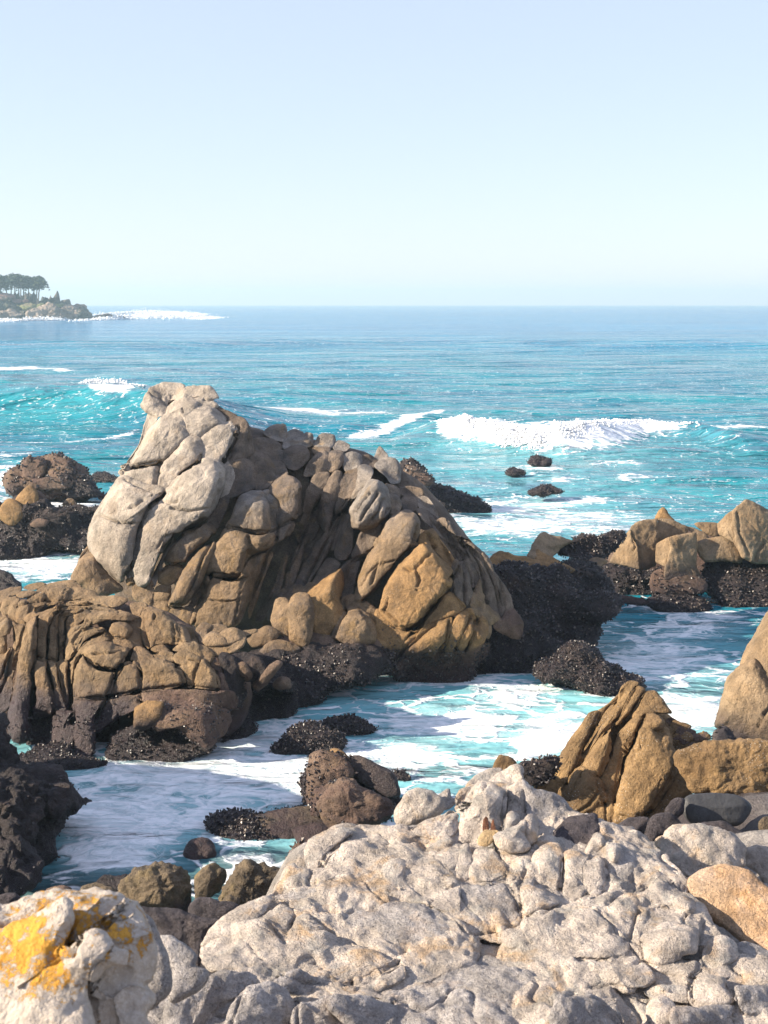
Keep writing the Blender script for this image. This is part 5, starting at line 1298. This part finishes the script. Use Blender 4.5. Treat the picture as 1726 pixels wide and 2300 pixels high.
def sea_mat():
    t = NT("sea_water")
    xyz = t.z()
    fo = t.n("ShaderNodeAttribute", attribute_name="foam").outputs["Fac"]
    ae = t.n("ShaderNodeAttribute", attribute_name="aer").outputs["Fac"]
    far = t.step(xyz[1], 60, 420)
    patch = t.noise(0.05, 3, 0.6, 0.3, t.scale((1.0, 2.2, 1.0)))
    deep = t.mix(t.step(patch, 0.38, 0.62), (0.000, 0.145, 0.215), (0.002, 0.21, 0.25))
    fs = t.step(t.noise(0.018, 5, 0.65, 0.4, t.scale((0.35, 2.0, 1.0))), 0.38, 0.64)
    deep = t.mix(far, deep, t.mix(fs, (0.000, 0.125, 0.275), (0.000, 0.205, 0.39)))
    milky = t.mix(t.noise(0.5, 4, 0.6, 0.6), (0.10, 0.32, 0.36), (0.23, 0.45, 0.48))
    col = t.mix(ae, deep, milky)
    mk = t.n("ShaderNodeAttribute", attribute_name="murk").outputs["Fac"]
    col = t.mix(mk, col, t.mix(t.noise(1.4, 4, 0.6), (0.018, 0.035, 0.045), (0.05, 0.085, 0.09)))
    # lace of foam: warped ridges at three sizes
    wv = t.n("ShaderNodeVectorMath", operation='ADD')
    nz = t.n("ShaderNodeTexNoise")
    t.set(nz.inputs["Vector"], t.pos)
    nz.inputs["Scale"].default_value = 0.8
    nz.inputs["Detail"].default_value = 3
    sc = t.n("ShaderNodeVectorMath", operation='SCALE')
    t.set(sc.inputs[0], nz.outputs["Color"])
    sc.inputs["Scale"].default_value = 1.1
    t.set(wv.inputs[0], t.scale((0.62, 1.0, 0.0)))
    t.set(wv.inputs[1], sc.outputs[0])
    def ridge(scale, detail, v):
        n = t.noise(scale, detail, 0.55, 0.5, v)
        a = t.math('ABSOLUTE', t.math('SUBTRACT', t.math('MULTIPLY', n, 2.0), 1.0))
        return t.math('SUBTRACT', 1.0, t.math('MULTIPLY', a, 2.6), clamp=True)
    def web(scale, gain):      # the net of a foam sheet: walls between bubbles and holes
        d = t.voro(scale, 'DISTANCE_TO_EDGE', wv.outputs[0])
        return t.math('SUBTRACT', 1.0, t.math('MULTIPLY', d, gain), clamp=True)
    L = t.math('ADD', t.math('MULTIPLY', ridge(0.75, 2, wv.outputs[0]), 0.30), t.math('MULTIPLY', web(1.5, 2.6), 0.34))
    L = t.math('ADD', L, t.math('MULTIPLY', web(4.2, 2.6), 0.24))
    L = t.math('ADD', L, t.math('MULTIPLY', t.noise(9.0, 5, 0.65, 0.4), 0.20))
    lo = t.math('SUBTRACT', 0.98, fo)
    ms = t.math('MULTIPLY', t.step(L, t.math('SUBTRACT', lo, 0.07), t.math('ADD', lo, 0.15)), 0.97)
    mh = t.step(L, t.math('SUBTRACT', lo, 0.02), t.math('ADD', lo, 0.12))
    wsoft = t.step(fo, 0.2, 0.45)
    m = t.math('ADD', t.math('MULTIPLY', ms, wsoft), t.math('MULTIPLY', mh, t.math('SUBTRACT', 1.0, wsoft)))
    fine = t.math('POWER', ridge(1.7, 2, wv.outputs[0]), 5.0)
    fine = t.math('MAXIMUM', fine, t.math('POWER', ridge(4.2, 2, wv.outputs[0]), 6.0))
    thin = t.math('MULTIPLY', t.math('MULTIPLY', fine, t.step(fo, 0.2, 0.55)), 0.75)
    thin2 = t.math('MULTIPLY', t.step(L, t.math('SUBTRACT', lo, 0.4), lo), t.math('MULTIPLY', t.step(fo, 0.2, 0.5), 0.2))
    # sheets of foam are torn: bubbles and holes of several sizes
    torn = t.math('ADD', t.math('MULTIPLY', t.step(t.noise(7, 5, 0.7, 0.6, wv.outputs[0]), 0.32, 0.6), 0.62), t.math('MULTIPLY', ridge(3.0, 4, wv.outputs[0]), 0.5), clamp=True)
    nearw = t.step(xyz[1], 60, 36)
    torn = t.math('ADD', t.math('MULTIPLY', torn, nearw), t.math('SUBTRACT', 1.0, nearw))
    m = t.math('MULTIPLY', m, t.math('ADD', 0.30, t.math('MULTIPLY', torn, 0.70)))
    fm = t.math('MAXIMUM', m, t.math('MAXIMUM', thin, thin2))
    white = t.mix(t.noise(7, 4), (0.76, 0.78, 0.79), (0.88, 0.89, 0.89))
    col = t.mix(fm, col, white)
    rough = t.math('ADD', 0.10, t.math('MULTIPLY', fm, 0.6))
    dist = t.step(xyz[1], 25, 160)
    h1 = t.noise(0.55, 4, 0.6, 0.3, t.scale((0.55, 1.3, 1.0)))
    h2 = t.noise(2.4, 4, 0.6, 0.4, t.scale((0.6, 1.2, 1.0)))
    h3 = t.noise(0.16, 4, 0.62, 0.2, t.scale((0.5, 1.5, 1.0)))
    h4 = t.noise(0.035, 4, 0.65, 0.3, t.scale((0.45, 1.6, 1.0)))
    nb = t.bump(h4, 0.8, 9.0)
    nb = t.bump(h3, 0.9, 2.4, nb)
    nb = t.bump(h1, 0.8, 0.55, nb)
    nb = t.bump(h2, 0.65, 0.12, nb)
    nb = t.bump(t.math('ADD', L, fm), 0.5, 0.07, nb)
    return t.finish(col, rough, nb, 0.15, {"IOR": 1.33})
M['sea'] = sea_mat()
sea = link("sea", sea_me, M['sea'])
tag(sea, "turquoise sea with swell, breaking waves and lacy foam", kind="structure")

def foam_mat():
    t = NT("white_water")
    n = t.noise(3.0, 5, 0.65)
    return t.finish(t.mix(n, (0.72, 0.75, 0.77), (0.88, 0.88, 0.88)), 0.8, t.bump(n, 0.8, 0.15), 0.2)
M['foam'] = foam_mat()
def surf(name, label, pts, h, depth, height, seed, nx=140, ny=18, rag=0.5):
    """tumbling white water along a crest: a ragged rounded mound that lies on the wave"""
    pts = np.array(pts, float)
    yc = yw(pts[:, 1], h)
    xc = (pts[:, 0] - CU) / FPX * yc
    s = np.linspace(0, 1, nx)
    tt = np.linspace(0, 1, len(pts))
    x0, y0 = np.interp(s, tt, xc), np.interp(s, tt, yc)
    am = np.interp(s, tt, pts[:, 2])
    am = am * np.clip(0.75 + 0.9 * fbm(np.stack([s * 14, 0 * s, 0 * s], 1), 3, seed + 31), 0.12, 1.3)
    a = np.linspace(-0.15, math.pi + 0.15, ny)
    XX = np.repeat(x0[:, None], ny, 1)
    YY = y0[:, None] - depth * (0.35 + 0.65 * am[:, None]) * np.cos(a)[None] - depth * 0.35
    ZZ = h * 0.55 + height * am[:, None] * np.sin(a)[None]
    Q = np.stack([XX, YY, ZZ], -1).reshape(-1, 3)
    f = 3.4 / max(height, 0.3)
    amf = np.repeat(am, ny)
    Q = Q + (rag * height * amf)[:, None] * np.stack([fbm(Q * f, 3, seed), fbm(Q * f, 3, seed + 5), 0.9 * fbm(Q * f, 4, seed + 9)], 1)
    Q[:, 2] -= 0.35 * h * (1 - np.minimum(1, amf * 3))
    Q[:, 2] = np.where(np.tile((np.arange(ny) == 0) | (np.arange(ny) == ny - 1), nx), -0.3, Q[:, 2])
    c = Q.mean(0) * np.array([1, 1, 0])
    o = link(name, mesh_from(name, Q - c, grid_quads(nx, ny)), M['foam'], None, c)
    tag(o, label, None, None, "stuff")
def spray(name, label, pts, h, n, size, sy, sz, seed):
    """torn white water: thousands of clots of foam thrown up along a crest"""
    g = np.random.default_rng(seed)
    pts = np.array(pts, float)
    yc = yw(pts[:, 1], h)
    xc = (pts[:, 0] - CU) / FPX * yc
    tt = np.linspace(0, 1, len(pts))
    s = g.uniform(0, 1, n * 3)
    am = np.interp(s, tt, pts[:, 2]) * np.clip(0.55 + 0.9 * fbm(np.stack([s * 22, 0 * s, 0 * s], 1), 3, seed), 0.03, 1.2)
    keep = g.uniform(0, 1, len(s)) < am
    s, am = s[keep][:n], am[keep][:n]
    m = len(s)
    x = np.interp(s, tt, xc) + g.normal(size=m) * size
    y = np.interp(s, tt, yc) + g.normal(size=m) * sy - sy * 0.4
    row = np.clip(np.searchsorted(ys, y), 0, len(ys) - 1)
    colm = np.clip(np.searchsorted(tx, x / y), 0, len(tx) - 1)
    z0 = P[row * len(tx) + colm, 2]
    z = z0 + np.abs(g.normal(size=m)) * sz * am
    C0 = np.stack([x, y, z], 1)
    r = (size * g.uniform(0.35, 1.0, m) ** 1.5)[:, None]
    A = g.normal(size=(m, 3)); A /= np.linalg.norm(A, axis=1)[:, None]
    Bv = np.cross(A, g.normal(size=(m, 3))); Bv /= np.linalg.norm(Bv, axis=1)[:, None]
    Cv = np.cross(A, Bv)
    Q = np.stack([C0 + A * r * 1.5, C0 + Bv * r, C0 + Cv * r * .8, C0 - Bv * r, C0 - Cv * r * .8, C0 - A * r * 1.2], 1).reshape(-1, 3)
    f = np.array([[0, 1, 2], [0, 2, 3], [0, 3, 4], [0, 4, 1], [5, 2, 1], [5, 3, 2], [5, 4, 3], [5, 1, 4]])
    tri = (np.arange(m)[:, None, None] * 6 + f[None]).reshape(-1, 3)
    c0 = C0.mean(0) * np.array([1, 1, 0])
    o = link(name, mesh_from(name, Q - c0, None, tri), M['foam'], None, c0)
    tag(o, label, None, None, "stuff")
spray("surf", "white water tumbling off the breaking wave right of the big rock", [(970, 940, .1), (1020, 948, .6), (1080, 958, 1), (1130, 972, 1), (1200, 980, 1), (1280, 976, 1), (1350, 964, .8), (1420, 950, .5), (1500, 953, .4), (1560, 960, .1)], 0.7, 7000, 0.075, 0.8, 0.10, 3)
spray("surf", "feathering white crest of the green wave behind the big rock's head", [(185, 862, .1), (215, 860, .8), (260, 862, 1), (300, 868, .4), (330, 872, .1)], 1.7, 2600, 0.08, 0.6, 0.2, 8)
spray("surf", "long white surf line rolling in off the headland's tip", [(215, 713, .1), (270, 711, .6), (330, 709, 1), (400, 707.5, 1), (450, 708, .6), (500, 710, .1)], 1.0, 9000, 0.5, 22, 0.75, 11)
spray("surf", "outer white surf line beyond the headland's tip", [(220, 704, .1), (280, 702, .7), (340, 700, 1), (400, 701, .7), (460, 703, .1)], 1.0, 8000, 0.55, 26, 0.9, 13)
spray("surf", "white wash along the foot of the tree-topped headland", [(-300, 722, .6), (-100, 721, .8), (0, 720, .8), (60, 719, .9), (120, 716.5, 1), (180, 715, .8), (250, 714, .3)], 0.4, 9000, 0.4, 9, 0.5, 15)

# ------------------------------------------------------------------ the far headland and its cypresses
def far_mat(name, a, b, c, sc=0.08):
    t = NT(name)
    col = t.mix(t.step(t.noise(sc, 4, 0.6), 0.4, 0.6), a, b)
    col = t.mix(t.step(t.noise(sc * 2.6, 4, 0.65), 0.5, 0.66), col, c)
    return t.finish(col, 0.9, t.bump(t.noise(sc * 6, 4, 0.7), 0.8, 1.5))
M['farrock'] = far_mat("headland_rock", (0.26, 0.20, 0.15), (0.13, 0.10, 0.08), (0.34, 0.27, 0.20))
M['fardark'] = far_mat("headland_scrub", (0.045, 0.055, 0.040), (0.07, 0.06, 0.045), (0.11, 0.085, 0.06))
M['fargrass'] = far_mat("headland_grass", (0.12, 0.14, 0.045), (0.17, 0.16, 0.06), (0.20, 0.16, 0.09))
M['pink'] = far_mat("pink_flowers", (0.26, 0.15, 0.13), (0.12, 0.10, 0.07), (0.34, 0.20, 0.18), 0.3)
HL = Rock("headland", None, None, 40, 700, 588, elev=45, yaw=10, mat='farrock', base_z=0, step=1.4, mid=1.6, mid_f=0.25, fillet=0.3)
HL.root["kind"] = "structure"
HL.root["label"] = "distant rocky headland with grassy top running out into the sea"
hl = dict(crk=0, rough=3.0, kb=2.0)
HL.lobe("-420,722 -420,640 -200,650 -40,668 40,676 110,682 150,690 180,712 120,724 -200,726", name="land", k=.5, mat='fardark', **hl)
for s, m, dy in (("-60,690 0,676 50,678 90,684 110,694 60,706 -40,706", 'fardark', 12), ("40,684 90,682 140,684 120,694 60,695", 'fargrass', 16), ("88,694 108,686 130,690 142,712 100,716", 'farrock', 20), ("60,700 84,694 100,710 70,716", 'farrock', 22),
                 ("118,692 150,688 172,692 176,712 136,712", 'farrock', 14), ("150,692 172,686 190,690 200,708 160,714", 'farrock', 10), ("165,698 186,690 200,698 206,712 170,714", 'fardark', 14), ("-20,702 20,696 50,706 20,716 -30,716", 'farrock', 22),
                 ("200,712 232,706 262,709 280,713 230,716", 'farrock', 0), ("-60,700 -30,694 -5,700 0,712 -60,714", 'farrock', 24)):
    HL.lobe(s, name="crag" if m == 'farrock' else "scrub", mat=m, dy=dy, k=.7, **hl)
HL.build()
for cx, cy, rx, ry, lab in ((10, 667, 26, 9, "pink-flowering scrub under the headland's westernmost trees"), (38, 676, 12, 5, "pink-flowering bush beneath the headland's middle trunks"), (58, 676, 9, 4, "small pink bush by the headland's slim trunks")):
    a = np.linspace(0, 6.283, 9)[:-1]
    boulder("flowering_shrub", lab, np.stack([cx + rx * np.cos(a), cy + ry * np.sin(a)], 1), 576, 'pink', group="flowering shrubs on the headland", cat="shrub", step=1.4, rough=2.5, crk=0)

M['bark'] = plain_mat("cypress_bark", (0.10, 0.085, 0.07), (0.16, 0.13, 0.11), 0.9, 2)
def leaf_mat():
    t = NT("cypress_foliage")
    inf = t.n("ShaderNodeNewGeometry").outputs["Random Per Island"]
    return t.finish(t.mix(inf, (0.040, 0.058, 0.038), (0.075, 0.10, 0.06)), 0.8, None, 0.2)
M['leaf'] = leaf_mat()
def tube(P0, P1, r0, r1, n=6):
    d = P1 - P0
    d = d / np.linalg.norm(d)
    a = np.cross(d, [0.3, 0.9, 0.1]); a /= np.linalg.norm(a)
    b = np.cross(d, a)
    t = np.linspace(0, 2 * math.pi, n, endpoint=False)
    ring = np.cos(t)[:, None] * a + np.sin(t)[:, None] * b
    V = np.concatenate([P0 + r0 * ring, P1 + r1 * ring])
    j = np.arange(n); j2 = (j + 1) % n
    return V, np.stack([j, j2, n + j2, n + j], 1)
def cypress(u, vb, vt, w, lean, Y, lab, seed):
    g = np.random.default_rng(seed)
    base = at(np.array(u), np.array(vb), np.array(Y))
    m = Y / FPX
    H = (vb - vt) * m
    root = thing("cypress_tree", lab, "tree", base, "cypresses on the headland")
    Vs, Qs, n = [], [], 0
    def add(p0, p1, r0, r1):
        nonlocal n
        v, q = tube(np.array(p0, float), np.array(p1, float), r0, r1)
        Vs.append(v); Qs.append(q + n); n += len(v)
    lx = lean * m
    add((0, 0, -2.5), (lx * .4, 0, H * .45), .34, .26)
    add((lx * .4, 0, H * .45), (lx, 0, H * .86), .26, .14)
    tips = []
    for i in range(7):
        f = g.uniform(.5, .85)
        p0 = np.array([lx * (.4 + .6 * (f - .45) / .41), 0, H * f])
        p1 = p0 + np.array([g.uniform(-1, 1) * w * m * .5, g.uniform(-1, 1) * w * m * .4, H * g.uniform(.06, .16)])
        add(p0, p1, .12, .05); tips.append(p1)
    link("trunk", mesh_from("trunk", np.concatenate(Vs), np.concatenate(Qs)), M['bark'], root)
    k = 520
    cl = np.array(tips + [np.array([lx, 0, H * .92])])
    cen = cl[g.integers(0, len(cl), k)] + g.normal(size=(k, 3)) * np.array([w * m * .17, w * m * .2, H * .035])
    cen[:, 2] = np.minimum(cen[:, 2], H * (1.0 - 0.25 * ((cen[:, 0] - lx) / (w * m * .6)) ** 2))
    a = g.normal(size=(k, 3)) * np.array([1, 1, .35]); a /= np.linalg.norm(a, axis=1)[:, None]
    b = np.cross(a, g.normal(size=(k, 3))); b /= np.linalg.norm(b, axis=1)[:, None]
    s = g.uniform(.35, .8, k)[:, None]
    L = np.stack([cen - a * s, cen + b * s * .5, cen + a * s, cen - b * s * .5], 1).reshape(-1, 3)
    link("crown", mesh_from("crown", L, np.arange(4 * k).reshape(-1, 4), smooth=False), M['leaf'], root)
sp = [(-62, 690, 620, 40, 4), (-44, 690, 622, 40, -4), (-26, 690, 622, 40, 4), (-10, 689, 622, 38, 3), (6, 688, 621, 36, -2), (17, 688, 622, 34, 4), (27, 687, 619, 34, 2), (35, 687, 617, 32, 4), (43, 686, 619, 32, -2), (49, 686, 621, 30, 5), (56, 685, 623, 30, 3), (64, 685, 624, 28, 4), (72, 684, 626, 28, 6), (80, 684, 627, 28, 7), (85, 684, 631, 30, 12)]
gt = np.random.default_rng(21)
for i, (u, vb, vt, w, ln) in enumerate(sp):
    u, vt, w, ln = u + gt.uniform(-4, 4) * (i < 14), vt + gt.uniform(-5, 7), w * gt.uniform(.75, 1.25), ln + gt.uniform(-4, 6)
    lab = "windswept cypress at the seaward end of the headland grove" if i == len(sp) - 1 else "tall flat-topped cypress in the distant headland grove"
    cypress(u, vb, vt, w, ln, 582 + (i * 7919 % 19) - 7, lab, 100 + i)

# ------------------------------------------------------------------ the sea air
HAZE = 0.00045
hz = NT("sea_haze")
pv = hz.n("ShaderNodeVolumePrincipled")
pv.inputs["Color"].default_value = (0.62, 0.88, 1.0, 1)
pv.inputs["Density"].default_value = HAZE
pv.inputs["Anisotropy"].default_value = 0.2
hz.t.links.new(pv.outputs[0], hz.out.inputs["Volume"])
lo_, hi_ = np.array([-SEA_FAR * 2.1, -60, -8.0]), np.array([SEA_FAR * 2.1, SEA_FAR + 60, 34.0])
c8 = np.array([[x, y, z] for z in (0, 1) for y in (0, 1) for x in (0, 1)], float)
f8 = np.array([[0, 2, 3, 1], [4, 5, 7, 6], [0, 1, 5, 4], [2, 6, 7, 3], [0, 4, 6, 2], [1, 3, 7, 5]])
haze = link("haze", mesh_from("haze", lo_ + c8 * (hi_ - lo_), f8, smooth=False), hz.m)
tag(haze, "thin pale sea haze over the whole bay", kind="stuff")
